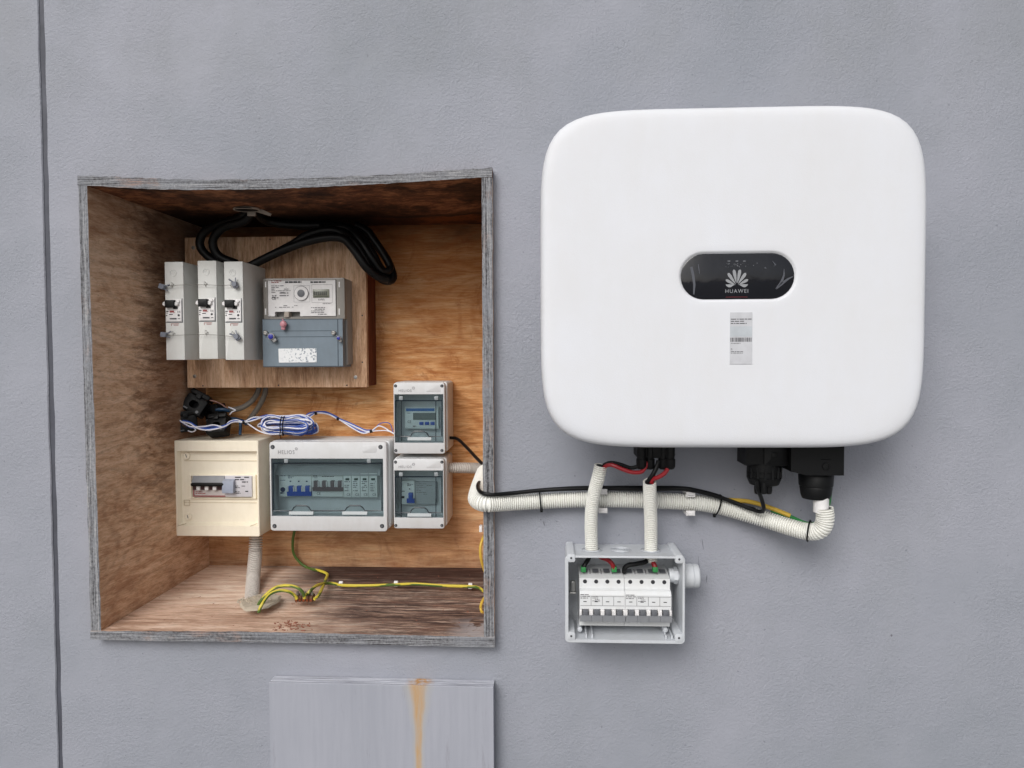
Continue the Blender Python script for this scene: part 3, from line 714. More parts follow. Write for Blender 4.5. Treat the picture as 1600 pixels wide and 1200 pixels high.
# ------------------------------------------------------------------ cream consumer unit
YC = .190
cu = thing('consumer_unit', P(338, 838, .24), 'cream plastic consumer unit, lower left in the cabinet', 'consumer unit')
x0, x1, z0, z1 = R(267.5, 688.5, 404.5, 838, YC)
q = R(277, 705, 402.5, 822, YC)
m = M(); n4 = 4
Lo = lambda y, k: [(x, y, z) for x, z in rr(x0+k, x1-k, z0+k, z1-k, .0025, 4)]
Li = lambda y, k, kt=0: [(x, y, z) for x, z in rr(q[0]+k, q[1]-.0005, q[2]+k, q[3]-kt, .001, 4)]
m.loft([Lo(YB-.0006, -.0012), Lo(YC+.001, 0), Lo(YC, .001), Li(YC, 0), Li(YC+.010, .004, .0005)]); m.build('body', CREAM, cu)
yp = YC+.0095
m = M()
for r_ in ((288,719.5,402,720.3),(283,707,283.6,815),(288,785,401,785.6)):
    k = R(*r_, yp); m.box(k[0], k[1], yp-.0006, yp+.001, k[2], k[3])
k = R(287.5,781,297,790,yp); m.frame(k, (k[0]+.0008,k[1]-.0008,k[2]+.0008,k[3]-.0008), yp-.0012, yp, .0005, .0005, .0002)
m.build('panel_ribs', plastic('cream_shadow', srgb(205,192,168), .5), cu)
k = R(297, 741, 401, 779, yp); m = M(); kk = R(300.5, 743, 394.5, 777.5, yp); m.frame(k, kk, yp-.004, yp+.001, .002, .001, .0012); m.build('breaker_bezel', CREAM, cu)
yb_ = yp-.008
k = R(301, 744, 352, 776.5, yb_+.004); bk = M().box(k[0], k[1], yb_+.004, yp, k[2], k[3]).build('breaker', plastic('breaker_grey', srgb(196,188,186), .5), cu)
k = R(301.5, 743.5, 351, 756, yb_+.003)
pr = [(yb_+.004, k[3]), (yb_-.004, k[2]+.002), (yb_-.004, k[2]), (yb_+.006, k[2])]; M().xprofile(pr, k[0], k[1]).build('top_cover', MGREY, bk)
k = R(298, 754.5, 350, 760, yb_-.006); M().soft(k[0], k[1], yb_-.008, yb_+.002, k[2], k[3], .0025, .002).build('linked_toggle', BLACK, bk)
k = R(302, 758, 347, 765, yb_+.003); M().box(k[0], k[1], yb_+.001, yb_+.0045, k[2], k[3]).build('toggle_slot', plastic('dark_maroon', srgb(60,30,32), .5), bk)
m = M()
for px in (309.5, 322.5, 335): 
    k = R(px-2.3, 759, px+3.3, 766, yb_-.001); m.soft(k[0], k[1], yb_-.003, yb_+.004, k[2], k[3], .001, .0008)
m.pieces('toggle_pin', PAPER, bk)
m = M(); k = R(302, 774.5, 394, 776, yb_+.003); m.box(k[0], k[1], yb_+.0028, yb_+.0038, k[2], k[3]); k = R(302,765,303.5,776,yb_+.003); m.box(k[0], k[1], yb_+.0027, yb_+.0037, k[2], k[3]); k = R(305,768,322,773,yb_+.003); m.dashes(*k, yb_+.0036, 2, 3); m.build('print', REDINK, bk)
k = R(351.5, 743.5, 393.5, 776.5, yb_+.001); rc = M().soft(k[0], k[1], yb_+.001, yp, k[2], k[3], .001, .001).build('residual_current_device', plastic('rcd_white', srgb(206,204,210), .45), cu)
m = M()
for r_, rows, sd_ in (((367,745,390,756),3,2), ((367,759,392,764),2,4), ((366,768,376,772.5),2,5), ((383,767,390,771),1,8)): m.dashes(*R(*r_, yb_), yb_+.0006, rows, sd_, .8, .45)
m.build('print', INK, rc)
k = R(347, 749, 365, 770.5, yb_-.006); pr = [(yb_+.002, k[3]), (yb_-.006, k[3]-.003), (yb_-.0095, k[2]+.006), (yb_-.008, k[2]), (yb_+.002, k[2])]
M().xprofile(pr, k[0]+.001, k[1]).build('rocker_lever', LEVER, rc)
for px, py in ((291.5, 712), (294, 807)):
    m = M(); o = P(px, py, yp-.0005); m.lathe([(0, .0072), (.002, .0068), (.0022, .006), (.0012, .0056), (.0012, .003)], o, (0,-1,0), 20); s_ = m.build('cover_screw', CREAM, cu)
    m = M(); m.tube([o+Vector((-.0010,-.0017,.003)), o+Vector((.0006,-.0017,-.003))], .0006, 4); m.build('slot', INK, s_)
m = M()
for xa, xb in ((277, 291), (391, 402)):
    p, r_ = P(xa, 822, YC-.0002), P(xb, 818, YC-.0002); m.tube([p, r_], .0005, 4)
m.pieces('bottom_notch', plastic('cream_shadow_line', srgb(180,164,136), .5), cu)

# ------------------------------------------------------------------ small grey enclosures with tinted windows
YH = .205
def enclosure_box(name, lab, outer, win, base_r, screw_px, sr, logo, badge, latches, hinge, group=None, cat='enclosure', split=None):
    x0, x1, z0, z1 = R(*outer, YH); t = thing(name, ((x0+x1)/2, YH+.05, z0), lab, cat, group)
    wi = R(*win, YH); yl = YH+.014
    m = M(); o = (x0-.001, x1+.0035, z0+.002, z1+.001); i = (wi[0]-.001, wi[1]+.001, wi[2]-.001, wi[3]+.001)
    m.tray(o, i, yl, YH+.040, YB-.0006, base_r, .002, .002); m.build('base', TRAY, t)
    lid = M().frame((x0, x1, z0, z1), wi, YH, yl-.0005, base_r*.9, .0008, .0016, n=5).build('lid', GREYP, t)
    for px, py in screw_px:
        o = P(px, py, YH); m = M(); m.lathe([(-.0002, sr), (.0004, sr*.95), (.0006, sr*.8)], o, (0,-1,0), 18); s_ = m.build('screw', SCREWD, t); m = M(); m.lathe([(.0005, sr*.55), (.0009, sr*.5)], o+Vector((-sr*.1,0,-sr*.15)), (0,-1,0), 14); m.build('screw_head', DGREY, s_)
    # window: recessed tinted sheet with dark gasket lines
    yw = YH+.003; fr = win; 
    g = (fr[0]+.2, fr[1]+.2, fr[2]-.2, fr[3]-.2)
    k = R(*g, yw); wd = M().box(k[0], k[1], yw, yw+.0018, k[2], k[3]).build('window', TINT, t)
    GL = flat('gasket_dark', srgb(28,40,50), .3) if 'gasket_dark' not in bpy.data.materials else bpy.data.materials['gasket_dark']
    th = .0014
    L, Tp, Rt, Bt = hinge
    m = M(); yy = yw-.0009; pts = [(L,Tp),(Rt,Tp),(Rt,Bt)]
    for a_, b_ in reversed(latches): pts += [(b_,Bt),(b_-(b_-a_)*.10,Bt-5),(b_-(b_-a_)*.25,Bt-8),(a_+(b_-a_)*.25,Bt-8),(a_+(b_-a_)*.10,Bt-5),(a_,Bt)]
    pts += [(L,Bt)]
    pts.append((L,Tp)); m.tube([P(a_, b_, yy) for a_, b_ in pts], th, 5)
    if split:
        for sx in split: m.tube([P(sx, Tp-7, yy), P(sx, Bt+7, yy)], .0008, 5)
    m.build('window_seal', GL, wd)
    m = M(); n2 = len(latches)
    for a_, b_ in latches:
        k = R(a_-4, Bt+1, b_+4, Bt+6.5, yw-.001); m.xprofile([(yw-.0005, k[2]), (yw-.004, k[2]+.001), (yw-.0015, k[3]), (yw-.0005, k[3])], k[0], k[1])
    m.pieces('latch', LATCH, wd)
    m = M()
    for px in ((L+(Rt-L)*.12), (L+(Rt-L)*.88)): k = R(px-3, Tp-7, px+3, Tp-1, yw); m.soft(k[0], k[1], yw-.002, yw+.0005, k[2], k[3], .0008, .0005)
    m.pieces('hinge', LATCH, wd)
    lettering('HELIOS', *logo, YH-.0004, INKL, t)
    m = M(); lx, ly = logo[2]+3.0, logo[1]-2.2; 
    for q_ in range(6):
        o = P(lx+1.7*math.cos(q_*PI/3), ly+1.7*math.sin(q_*PI/3), YH-.0003); m.lathe([(0, .00075), (.0003, .00075)], o, (0,-1,0), 6)
    m.build('logo_mark', INKL, t)
    m = M(); k = R(*badge, YH); m.soft(k[0], k[1], YH-.0005, YH+.0003, k[2], k[3], .0008, .0003); m.build('badge', GREYP, t)
    return t
YI = YH+.026
PALE = plastic('breaker_pale', srgb(232,236,234), .5, .05)
# eight way box
h8 = enclosure_box('distribution_board', 'wide grey board with a long tinted window, beside the cream unit', (421.5,690.5,604.5,830), (424,716.5,599,807), .0065,
    ((426,698.5),(594.5,698.5),(429,822),(597,822)), .0042, (434.5,703.5,460,709.5), (566,696,588,707), ((456,486),(539,570)), (427,724,597,798), cat='distribution board')
ys = YI+.008
k = R(430, 731, 595, 742, YH+.030); M().xprofile([(YH+.0395, k[2]), (YH+.022, k[2]), (YH+.0395, k[3]+.01)], k[0], k[1]).build('inner_cover', GREYD, h8)
k = R(436, 740.5, 486.5, 776, YI); rb = M().soft(k[0], k[1], YI, YH+.0395, k[2], k[3], .0008, .0008).build('breaker', PALE, h8)
def toggles(par, xs, w_, y0, y1, ybar, mat, name, foot=True, whites=True, whitemat=None):
    m = M(); 
    for x in xs: k = R(x-w_/2, y0, x+w_/2, y1, YI-.004); m.soft(k[0], k[1], YI-.006, YI+.001, k[2], k[3], .0006, .0008)
    k = R(xs[0]-w_*.9, y1-1, xs[-1]+w_*.9, ybar, YI-.004); m.xprofile([(YI+.0005, k[3]), (YI-.006, k[3]), (YI-.0045, k[2]), (YI+.0005, k[2])], k[0], k[1]); m.build(name, mat, par)
    if whites:
        m = M()
        for x in xs: 
            for dx in (-w_*.72, w_*.72): k = R(x+dx-w_*.2, y0+1, x+dx+w_*.2, y1, YI-.002); m.soft(k[0], k[1], YI-.0045, YI+.001, k[2], k[3], .0006, .0008)
        m.build('toggle_cheeks', PAPER, par)
toggles(rb, (454.5, 467.5, 480.5), 6.5, 759, 769, 775, BLUE, 'toggle')
m = M()
for x in (454.5, 467.5, 480): m.dashes(*R(x-2, 751, x+2, 753, YI), YI-.0003, 1, 3, 1, 1)
m.dashes(*R(450,743,460,748,YI), YI-.0003, 3, 4, .9, .5); m.dashes(*R(438,743,447,752,YI), YI-.0003, 4, 6, .6, .4); o = P(442, 765, YI); m.lathe([(0, .0048), (.0005, .0048)], o, (0,-1,0), 16); m.dashes(*R(438,769,446,772,YI), YI-.0003, 1, 9, 1, .8)
m.build('print', flat('navy_ink', srgb(30,52,92), .5), rb)
k = R(487, 741, 535.5, 776, YI); cb = M().soft(k[0], k[1], YI, YH+.0395, k[2], k[3], .0008, .0008).build('breaker', PALE, h8)
toggles(cb, (493.5, 506.5, 519.5, 531), 5.6, 751, 762, 767.5, MAUVE, 'toggle')
m = M(); m.dashes(*R(489,743,500,748,YI), YI-.0003, 3, 14, .9, .5); m.dashes(*R(503,744,534,746,YI), YI-.0003, 1, 16, .6, .5); 
m.build('print', INK, cb); lettering('CE', 495, 769, 501, 773, YI-.0004, INK, cb)
for j in range(4):
    xx = 536.3+13.4*j; k = R(xx, 740.5-.3*j, xx+12.8, 777, YI-.002); sp = M().soft(k[0], k[1], YI-.002, YH+.0395, k[2], k[3], .0008, .0008).build('surge_module', PALE, h8)
    k = R(xx+3.5, 747, xx+9.5, 750.5, YI-.002); M().soft(k[0], k[1], YI-.0028, YI, k[2], k[3], .0008, .0003).build('status_window', flat('dark_green', srgb(40,70,62), .3) if j == 0 else bpy.data.materials['dark_green'], sp)
    m = M(); m.dashes(*R(xx+2, 752, xx+11, 769, YI-.002), YI-.0023, 6, 20+j, .85, .45); m.build('print', INKL, sp); lettering('CE', xx+5.5, 771, xx+11.3, 774.6, YI-.0024, INK, sp)
# top small box with the energy meter
def small(outer, dy, lab):
    return enclosure_box('meter_enclosure', lab, outer, (616.5,outer[1]+18,693,outer[3]-17), .005,
        [(618,outer[1]+5),(690.5,outer[1]+5),(618.5,outer[3]-5),(690.5,outer[3]-5)], .0030, (623,outer[1]+10.5,643,outer[1]+14.2), (666,outer[1]+3,688,outer[1]+14), ((641,670),), (618,outer[1]+28,690.5,outer[1]+84), 'small grey window enclosures', split=(627, 681))
s1 = small((615,598,695,709), 0, 'upper small grey enclosure with a digital meter behind its window')
yi = YI
k = R(632.5, 636, 685, 670, yi); em = M().soft(k[0], k[1], yi, YH+.0395, k[2], k[3], .001, .001).build('energy_meter', PALE, s1)
k = R(634.5, 638, 679, 642.5, yi); M().box(k[0], k[1], yi-.0006, yi+.0003, k[2], k[3]).build('blue_stripe', flat('label_blue', srgb(60,120,190), .4), em)
k = R(645.5, 645, 681, 656, yi); M().box(k[0], k[1], yi-.0008, yi+.0003, k[2], k[3]).build('screen', flat('grey_lcd', srgb(120,128,126), .2), em)
for px in (658.5, 667.3, 676): k = R(px-3.3, 659, px+3.3, 664, yi); M().soft(k[0], k[1], yi-.0012, yi+.0003, k[2], k[3], .0008, .0005).build('button', BLUE, em)
m = M(); m.dashes(*R(636,645,643,652,yi), yi-.0004, 3, 6, .7, .4); m.dashes(*R(645,665,652,667.5,yi), yi-.0004, 1, 9, .9, .8); m.build('print', INKL, em)
lettering('CE', 637, 657, 642.5, 661, yi-.0004, INK, em)
s2 = small((615,717,694,826), 0, 'lower small grey enclosure with a blue switch behind its window')
k = R(625, 753, 682, 788, yi+.004); M().soft(k[0], k[1], yi+.004, YH+.0395, k[2], k[3], .001, .001).build('blanking_plate', GREYD, s2)
k = R(626, 751.5, 648, 788, yi); br = M().soft(k[0], k[1], yi, YH+.0395, k[2], k[3], .001, .001).build('breaker', PALE, s2)
toggles(br, (641.5,), 6.5, 770, 780, 786, BLUE, 'toggle', whites=False)
m = M(); m.dashes(*R(636,755,646,760,yi), yi-.0003, 3, 4, .9, .5); m.dashes(*R(639,763,643,765,yi), yi-.0003, 1, 4, 1, 1); m.dashes(*R(628,757,633,770,yi), yi-.0003, 4, 5, .7, .4); m.dashes(*R(627,775,633,779,yi), yi-.0003, 1, 5, 1, .9); m.build('print', INK, br)
m = M(); m.dashes(*R(650,756,678,775,yi), yi+.0037, 7, 31, .6, .3); m.build('print', INKL, s2)

# ------------------------------------------------------------------ corrugated conduits
def conduit(pts, r, mat, lab, group='corrugated conduits', pitch=.0035, openends=(), soft_=None, depth=.0030):
    t = thing('corrugated_conduit', pts[-1], lab, 'conduit', group)
    m = M(); ev = corrugated(m, pts, r, pitch, depth, soft_=soft_); m.build('tube', mat, t)
    m = M()
    for q in openends: m.tube([ev[q], ev[q+(5 if q >= 0 else -5)]], r-.0031, 16)
    if openends: m.build('dark_bore', BLACK, t)
    return t, ev
conduit(path([(400,835,.245),(399,865,.235),(396,900,.19),(394,928,.14),(393,950,.108)]), .0128, PINKWH, 'corrugated conduit dropping from the cream unit into the floor hole', pitch=.0050, depth=.0045, soft_=lambda t: .25+.75*min(1, abs(t-.58)/.09) if abs(t-.58) < .09 else 1)
conduit(path([(702,731,.25),(725,731,.245),(748,732,.235),(764,736,.21),(766,740,.15)]), .0105, PINKWH, 'short level corrugated conduit leaving the lower small enclosure', pitch=.0036)
big, bev = conduit(path([(766,739,.150),(763,738,.105),(757,738,.060),(752,750,.030),(746,768,-.002),(744.5,781,-.028),(757,787,-.042),(772,786.5,-.038),(800,785,-.026),(840,783,-.018),(880,781,-.016),(920,780,-.016),(960,780,-.016),(1010,781.5,-.016),(1050,783,-.016),(1095,786,-.017),(1132,793,-.020),(1165,802.5,-.026),(1200,813,-.036),(1235,824,-.052),(1262,830.5,-.066),(1281,828,-.078),(1289,813,-.082),(1288,793,-.083)]), .0128, OFFWH,
    'thick white corrugated conduit running along the wall from cabinet to inverter', openends=(-4,))
conduit(path([(939,727,-.075),(935,745,-.072),(929,768,-.062),(924.5,795,-.052),(923.5,825,-.044),(924.5,858,-.040),(925,862,-.040)], .003), .0098, OFFWH, 'left hand upright white conduit entering the open box', pitch=.0031, openends=(1,), group='upright conduits over the open box')
conduit(path([(1015,752,-.078),(1015.5,775,-.068),(1016.5,800,-.055),(1017,830,-.046),(1017,876,-.040)], .003), .0098, OFFWH, 'right hand upright white conduit entering the open box', pitch=.0031, openends=(1,), group='upright conduits over the open box')

# saddles holding the big conduit
def saddle(px, py, lab):
    o = P(px, py, -.016); t = thing('conduit_clip', P(px, py+16, 0), lab, 'clip', 'white conduit clips')
    arc = []
    for k in range(15):
        a = RAD(-215+250*k/14+ (180)) ; arc.append((math.cos(a), math.sin(a)))
    m = M(); R0, R1 = .0142, .0165
    for s_ in (1, -1):
        m.box(o.x-.0065, o.x+.0065, -.030, -.0005, o.z+s_*.0165-.0015, o.z+s_*.0165+.0015); m.box(o.x-.0065, o.x+.0065, -.0325, -.030, o.z+s_*.0165-(.0060 if s_ > 0 else .0018), o.z+s_*.0165+(.0018 if s_ > 0 else .0060))
        m.box(o.x-.005, o.x+.004, -.036, -.0327, o.z+s_*.0155-.0012, o.z+s_*.0155+.0012)
    m.box(o.x-.0065, o.x+.0065, -.0025, -.0004, o.z-.0148, o.z+.0148); m.build('saddle', PAPER, t)
saddle(941, 780, 'white conduit clip behind the left upright conduit'); saddle(1076, 784, 'white conduit clip right of the right upright conduit')
# cable ties round the big conduit
def tie(px, py, Y, dx, r, lab, tail=True, dy=0.0):
    o = P(px, py, Y); ax = Vector((1, dy, dx)).normalized(); a = Vector((0,-1,0)); a = (a-ax*a.dot(ax)).normalized(); b = ax.cross(a)
    m = M(); loop = [o+(a*math.cos(q)+b*math.sin(q))*r for q in [2*PI*k/28 for k in range(29)]]
    m.tube(loop, .0012, 6); 
    if tail: e = o+b*-r*1 if (b.z > 0) else o+b*r; m.soft(e.x-.002, e.x+.002, e.y-.003, e.y+.002, e.z-.0035, e.z+.0015, .001, .001)
    m.build('cable_tie', BLACK, None, lab, 'cable tie', 'black cable ties')
tie(844.5, 781, -.020, .10, .0155, 'black cable tie round the thick conduit, nearest the cabinet')
tie(1121, 789, -.021, -.30, .0160, 'black cable tie round the thick conduit, right of the white clips')
tie(1264, 829.5, -.067, -.12, .0152, 'black cable tie at the bend of the thick conduit', False, -.5)

# ------------------------------------------------------------------ cables outside
def cable(pts, r, mat, lab, name='cable', cat='cable', group=None, n=10):
    return M().tube(pts, r, n).build(name, mat, None, lab, cat, group)
t = thing('control_cable', P(990, 765, -.01), 'thin black control cable lying along the thick white conduit', 'cable')
M().tube(path([(703,684,.245),(715,686,.235),(730,700,.20),(742,713,.16),(757,730,.10),(757,745,.045),(748,755,.0),(747,763,-.025),(753,770,-.046),(768,773,-.050),(800,771,-.038),(844,766.5,-.030),(880,764.5,-.028),(920,763.5,-.026),(960,763.5,-.026),(1010,764.5,-.028),(1055,764,-.030),(1078,765.5,-.034),(1110,773,-.034),(1140,782,-.036),(1170,794,-.045),(1188,799.5,-.056),(1193.5,796,-.066),(1190,780,-.078),(1184,764,-.090),(1182.5,750,-.092)]), .0030, 10).build('sheath', RUBBER, t)
cable(path([(772,772.5,-.040),(810,769,-.034),(850,765,-.024),(900,762,-.022),(950,761.5,-.022),(1010,761.5,-.022),(1060,762,-.028),(1085,765,-.031),(1120,774,-.030),(1150,787,-.030),(1180,796,-.034)]), .0026, RUBBER, 'second thin black cable tucked behind the first along the conduit', 'control_cable')
t = thing('earth_cable', P(1200, 800, -.02), 'yellow and green earth cable behind the right end of the thick conduit', 'cable')
M().tube(path([(1135,781,-.008),(1172,784,-.016),(1205,794,-.024),(1235,806,-.036)]), .0034, 10).build('yellow_run', YEL, t)
M().tube(path([(1205,797,-.022),(1235,808,-.034),(1262,819,-.052),(1280,815,-.062),(1292,795,-.068),(1297,765,-.072),(1299,745,-.074),(1299,738,-.075)]), .0034, 10).build('green_run', GRN, t)

# ------------------------------------------------------------------ inverter
NP = 160
def sup(cx, cz, a, b, n, y, ns=NP):
    out = []
    for k in range(ns):
        q = 2*PI*(k+.5)/ns; c_, s_ = math.cos(q), math.sin(q); r = (abs(c_/a)**n+abs(s_/b)**n)**(-1/n); out.append(Vector((cx+r*c_, y, cz+r*s_)))
    return out
def stad(cx, cz, a, b, y, ns=NP):
    out = []; h = a-b
    for k in range(ns):
        q = 2*PI*(k+.5)/ns; c_, s_ = math.cos(q), math.sin(q)
        r = b/abs(s_) if abs(s_) > 1e-9 else 1e9
        if abs(r*c_) > h:
            B = -2*abs(c_)*h; r = (-B+math.sqrt(max(0, B*B-4*(h*h-b*b))))/2
        out.append(Vector((cx+r*c_, y, cz+r*s_)))
    return out
YV = -.138
x0, x1, z0, z1 = R(844.5, 170.5, 1441, 698.8, YV); cx, cz, hw, hh = (x0+x1)/2, (z0+z1)/2, (x1-x0)/2, (z1-z0)/2
inv = thing('inverter', (cx, -.07, z0), 'large white rounded solar inverter with a black oval display', 'inverter')
ydis = -.1545
d0, d1, e0_, e1_ = R(1063.5, 396, 1241, 467.5, ydis); dcx, dcz, dw, dh = (d0+d1)/2, (e0_+e1_)/2, (d1-d0)/2, (e1_-e0_)/2
loops = []
for y, i in ((-.022,.055),(-.030,.042),(-.060,.026),(-.100,.012),(-.125,.0025),(-.132,.0006),(YV,0),(-.1440,.0004),(-.1480,.0013),(-.1510,.0027),(-.1532,.0046),(-.1548,.0072),(-.1559,.0110),(-.1565,.0165),(-.1569,.026),(-.1571,.042),(-.1573,.075)):
    loops.append(sup(cx, cz, hw-i, hh-i, 6.2-i*18 if i < .05 else 5.2, y))
last = loops[-1]
st0 = stad(dcx, dcz, dw+.0042, dh+.0042, -.1576)
for t_ in (.25, .5, .75, .93): loops.append([a_*(1-t_)+b_*t_ for a_, b_ in zip(last, st0)])
loops += [st0, stad(dcx, dcz, dw+.0030, dh+.0030, -.1574), stad(dcx, dcz, dw+.0012, dh+.0012, -.1562), stad(dcx, dcz, dw, dh, -.1542)]
m = M().loft(loops, True, True); m.build('shell', WHITE, inv, angle=60)
dp = M().loft([stad(dcx, dcz, dw, dh, -.1540, 80), stad(dcx, dcz, dw-.0002, dh-.0002, -.1554, 80), stad(dcx, dcz, dw-.0012, dh-.0012, -.1558, 80)]).build('display', DISP, inv)
ydf = -.1560
LOGO = flat('logo_grey', srgb(150,152,156), .5)
m = M(); oc = P(1151.3, 446.5, ydf); U = (D+ydf)/F      # metres per photo px here
def petal(a_deg, r0, r1, w_):
    a = RAD(a_deg); pts = []; N = 14
    for k in range(N+1):
        t_ = k/N; r = r0+(r1-r0)*t_; hwid = w_*(t_**.75)*math.sqrt(max(0, 1-t_**4.5)); pts.append((r, hwid))
    poly = [(r, h_) for r, h_ in pts]+[(r, -h_) for r, h_ in reversed(pts[1:-1])]
    m.prism([(oc.x+U*(r*math.sin(a)+h_*math.cos(a)), oc.z+U*(r*math.cos(a)-h_*math.sin(a))) for r, h_ in poly], ydf-.0002, ydf+.0001)
for s_ in (1, -1):
    petal(s_*11, 4, 25.5, 3.55); petal(s_*35, 3, 24, 3.5); petal(s_*61, 2.5, 19.5, 3.1)
    petal(s_*90, 3.5, 14.5, 2.7) if False else None
    # lowest petal, lying nearly flat
    pts = [(2.5, 1.2), (10, 1.6), (17, 1.3), (15.5, -1.2), (12.5, -3.2), (9.5, -3.0), (6, -.8)]
    m.prism([(oc.x+U*s_*x, oc.z+U*(z+.8)) for x, z in pts], ydf-.0002, ydf+.0001)
m.build('logo', LOGO, dp, angle=20)
lettering('HUAWEI', 1133.5, 451.8, 1169, 457.6, ydf-.0001, LOGO, dp)
m = M(); k = R(1134, 463.6, 1168, 464.6, ydf); m.box(k[0], k[1], ydf-.0002, ydf+.0001, k[2], k[3]); m.build('indicator_line', flat('dim_red', srgb(90,14,24), .4), dp)
m = M()
for px in (1139, 1151.5, 1163): k = R(px-2, 407, px+2, 409, ydf); m.box(k[0], k[1], ydf-.0002, ydf+.0001, k[2], k[3])
m.build('indicator_icons', DGREY, dp)
# reflections in the wrinkled protective film, painted as grey ribbons
m = M(); yf_ = ydf-.0006
def ribbon(pts, ws):
    L, Rr = [], []
    P3 = [P(a_, b_, yf_) for a_, b_ in pts]
    for i in range(len(P3)):
        t_ = (P3[min(i+1, len(P3)-1)]-P3[max(i-1, 0)]).normalized(); nn = Vector((-t_.z, 0, t_.x)); L.append(P3[i]+nn*ws[i]*U/2); Rr.append(P3[i]-nn*ws[i]*U/2)
    poly = [(p.x, p.z) for p in L+Rr[::-1]]
    m.prism(poly, yf_, yf_+.0003)
ribbon([(1080,417),(1083,430),(1085,445),(1084,460)], [4,4,3.5,2])
ribbon([(1091,413),(1092,420),(1093,428)], [1,1.4,.5])
ribbon([(1239,432),(1231,436),(1222,443),(1213,452)], [1,3,4,.6]); ribbon([(1225,420),(1225,430),(1221,441),(1212,451)], [.6,2.5,4,.8])
ribbon([(1207,408),(1212,414),(1209,416)], [.5,2,.5]); ribbon([(1194,419),(1196,418),(1197,420)], [.8,1.8,.8])
m.build('film_glints', GLINT, dp)
m = M(); rn = random.Random(11)
for k in range(30):
    px = rn.gauss(1150, 10); py = 411+abs(rn.gauss(0, 5)) if k < 30 else rn.uniform(403, 460)
    if k >= 30: px = rn.uniform(1072, 1100)
    o = P(px, py, ydf-.0002); m.lathe([(0, rn.uniform(.0003,.0007)), (.0002, .0001)], o, (0,-1,0), 6)
m.build('film_bubbles', DGREY, dp)
# rating label on the front
yl_ = -.1581; k = R(1140.5, 488, 1175.5, 569, yl_); lb = M().box(k[0], k[1], yl_, yl_+.0006, k[2], k[3]).build('rating_label', LABELG, inv)
m = M(); rn = random.Random(2); ya = yl_-.0002; k = R(1141, 527.5, 1175, 534, ya); x = k[0]
while x < k[1]-.0004:
    w_ = rn.choice((.0003,.0005,.0009)); m.add([(x,ya,k[2]),(x+w_,ya,k[2]),(x+w_,ya,k[3]),(x,ya,k[3])], [(0,1,2,3)]); x += w_+rn.choice((.0003,.0005,.0007))
for r_, rows, sd_ in (((1142,498,1175,508),3,2), ((1142,536,1165,538),1,4), ((1142,544.5,1145,548),2,3), ((1142,549,1163,553.5),2,6)): m.dashes(*R(*r_, ya), ya, rows, sd_, 1, .35)
m.build('print', INK, lb)
k = R(1141, 510, 1175, 526, ya); M().add([(k[0],ya,k[2]),(k[1],ya,k[2]),(k[1],ya,k[3]),(k[0],ya,k[3])], [(0,1,2,3)]).build('blank_field', flat('pale_field', srgb(190,196,202), .45), lb)
# black connectors under the shell
def down(m, px, Y, segs, n=20):      # segs: [(py, radius_px)] lathe going down
    o = P(px, segs[0][0], Y); prof = []
    for py, r in segs: prof.append((o.z-P(px, py, Y).z, r*(D+Y)/F))
    m.lathe(prof, o, (0,0,-1), n)
for px, Y in ((1002,-.085),(1015,-.080),(1036,-.080),(1047,-.085)):
    m = M(); down(m, px, Y, [(690,7.5),(712,7.5),(713,6.8),(716,6.8),(717,8.2),(728,8.2),(731,7),(733,5)], 8); down(m, px, Y, [(712,6.9),(716,6.9)], 16); m.build('panel_plug', BLACK, inv)
m = M(); k = R(993, 690, 1052, 714, -.07); m.soft(k[0], k[1], -.085, -.045, k[2], k[3], .003, .002); m.build('plug_block', BLACK, inv)
Yc_ = -.092
m = M(); k = R(1166, 690, 1231, 728, Yc_); m.xprofile([(Yc_, k[3]), (Yc_, k[2]+.002), (Yc_+.003, k[2]), (Yc_+.05, k[2]), (Yc_+.05, k[3])], k[0], k[1]); k = R(1194,690,1231,728.5,Yc_-.002); m.soft(k[0], k[1], Yc_-.002, Yc_+.04, k[2], k[3], .002, .001); k = R(1206,707,1215,716,Yc_-.003); m.soft(k[0], k[1], Yc_-.0035, Yc_, k[2], k[3], .001, .0005); m.build('communication_port', BLACK, inv)
m = M(); down(m, 1194, Yc_+.022, [(722,26),(735,25.5),(736,24.5),(744,24),(745,26),(746,26),(756,22),(757,20)], 28); 
for kk in range(14):
    q_ = 2*PI*kk/14; o = P(1194, 737, Yc_+.022); rr_ = 25*(D+Yc_)/F; m.box(o.x+rr_*math.cos(q_)-.0015, o.x+rr_*math.cos(q_)+.0015, o.y+rr_*math.sin(q_)-.0015, o.y+rr_*math.sin(q_)+.0015, o.z-.008, o.z+.008)
m.build('gland_nut', BLACK, inv)
for px in (1184, 1193, 1201):
    m = M(); down(m, px, Yc_+.012 if px != 1193 else Yc_+.004, [(754,5.5),(766,5.5),(771,4.6),(772,3)], 10); m.build('gland_plug', BLACK, inv)
Ya_ = -.105
m = M(); a0 = R(1236, 690, 1262, 738, Ya_); a1 = R(1256, 690, 1319, 743, Ya_)
m.prism([(a0[0], a0[3]), (a0[0], a0[2]+.001), (a1[0]+.004, a1[2]), (a1[1], a1[2]), (a1[1], a1[3])], Ya_, Ya_+.07); m.build('mains_port', BLACK, inv)
m = M(); o = P(1291, 729, Ya_); m.lathe([(0, .0055), (.002, .0052), (.0022, .0035), (.001, .0032)], o, (0,-1,0), 18); m.tube([P(1283,718,Ya_-.0004), P(1298,718,Ya_-.0004)], .0005, 4); m.build('port_screw', BLACK, inv)
m = M(); down(m, 1275, -.072, [(740,25),(742,26),(758,25),(759,23.5),(761,24),(772,22.5),(778,20.5),(779,17)], 24); m.build('mains_gland', BLACK, inv)
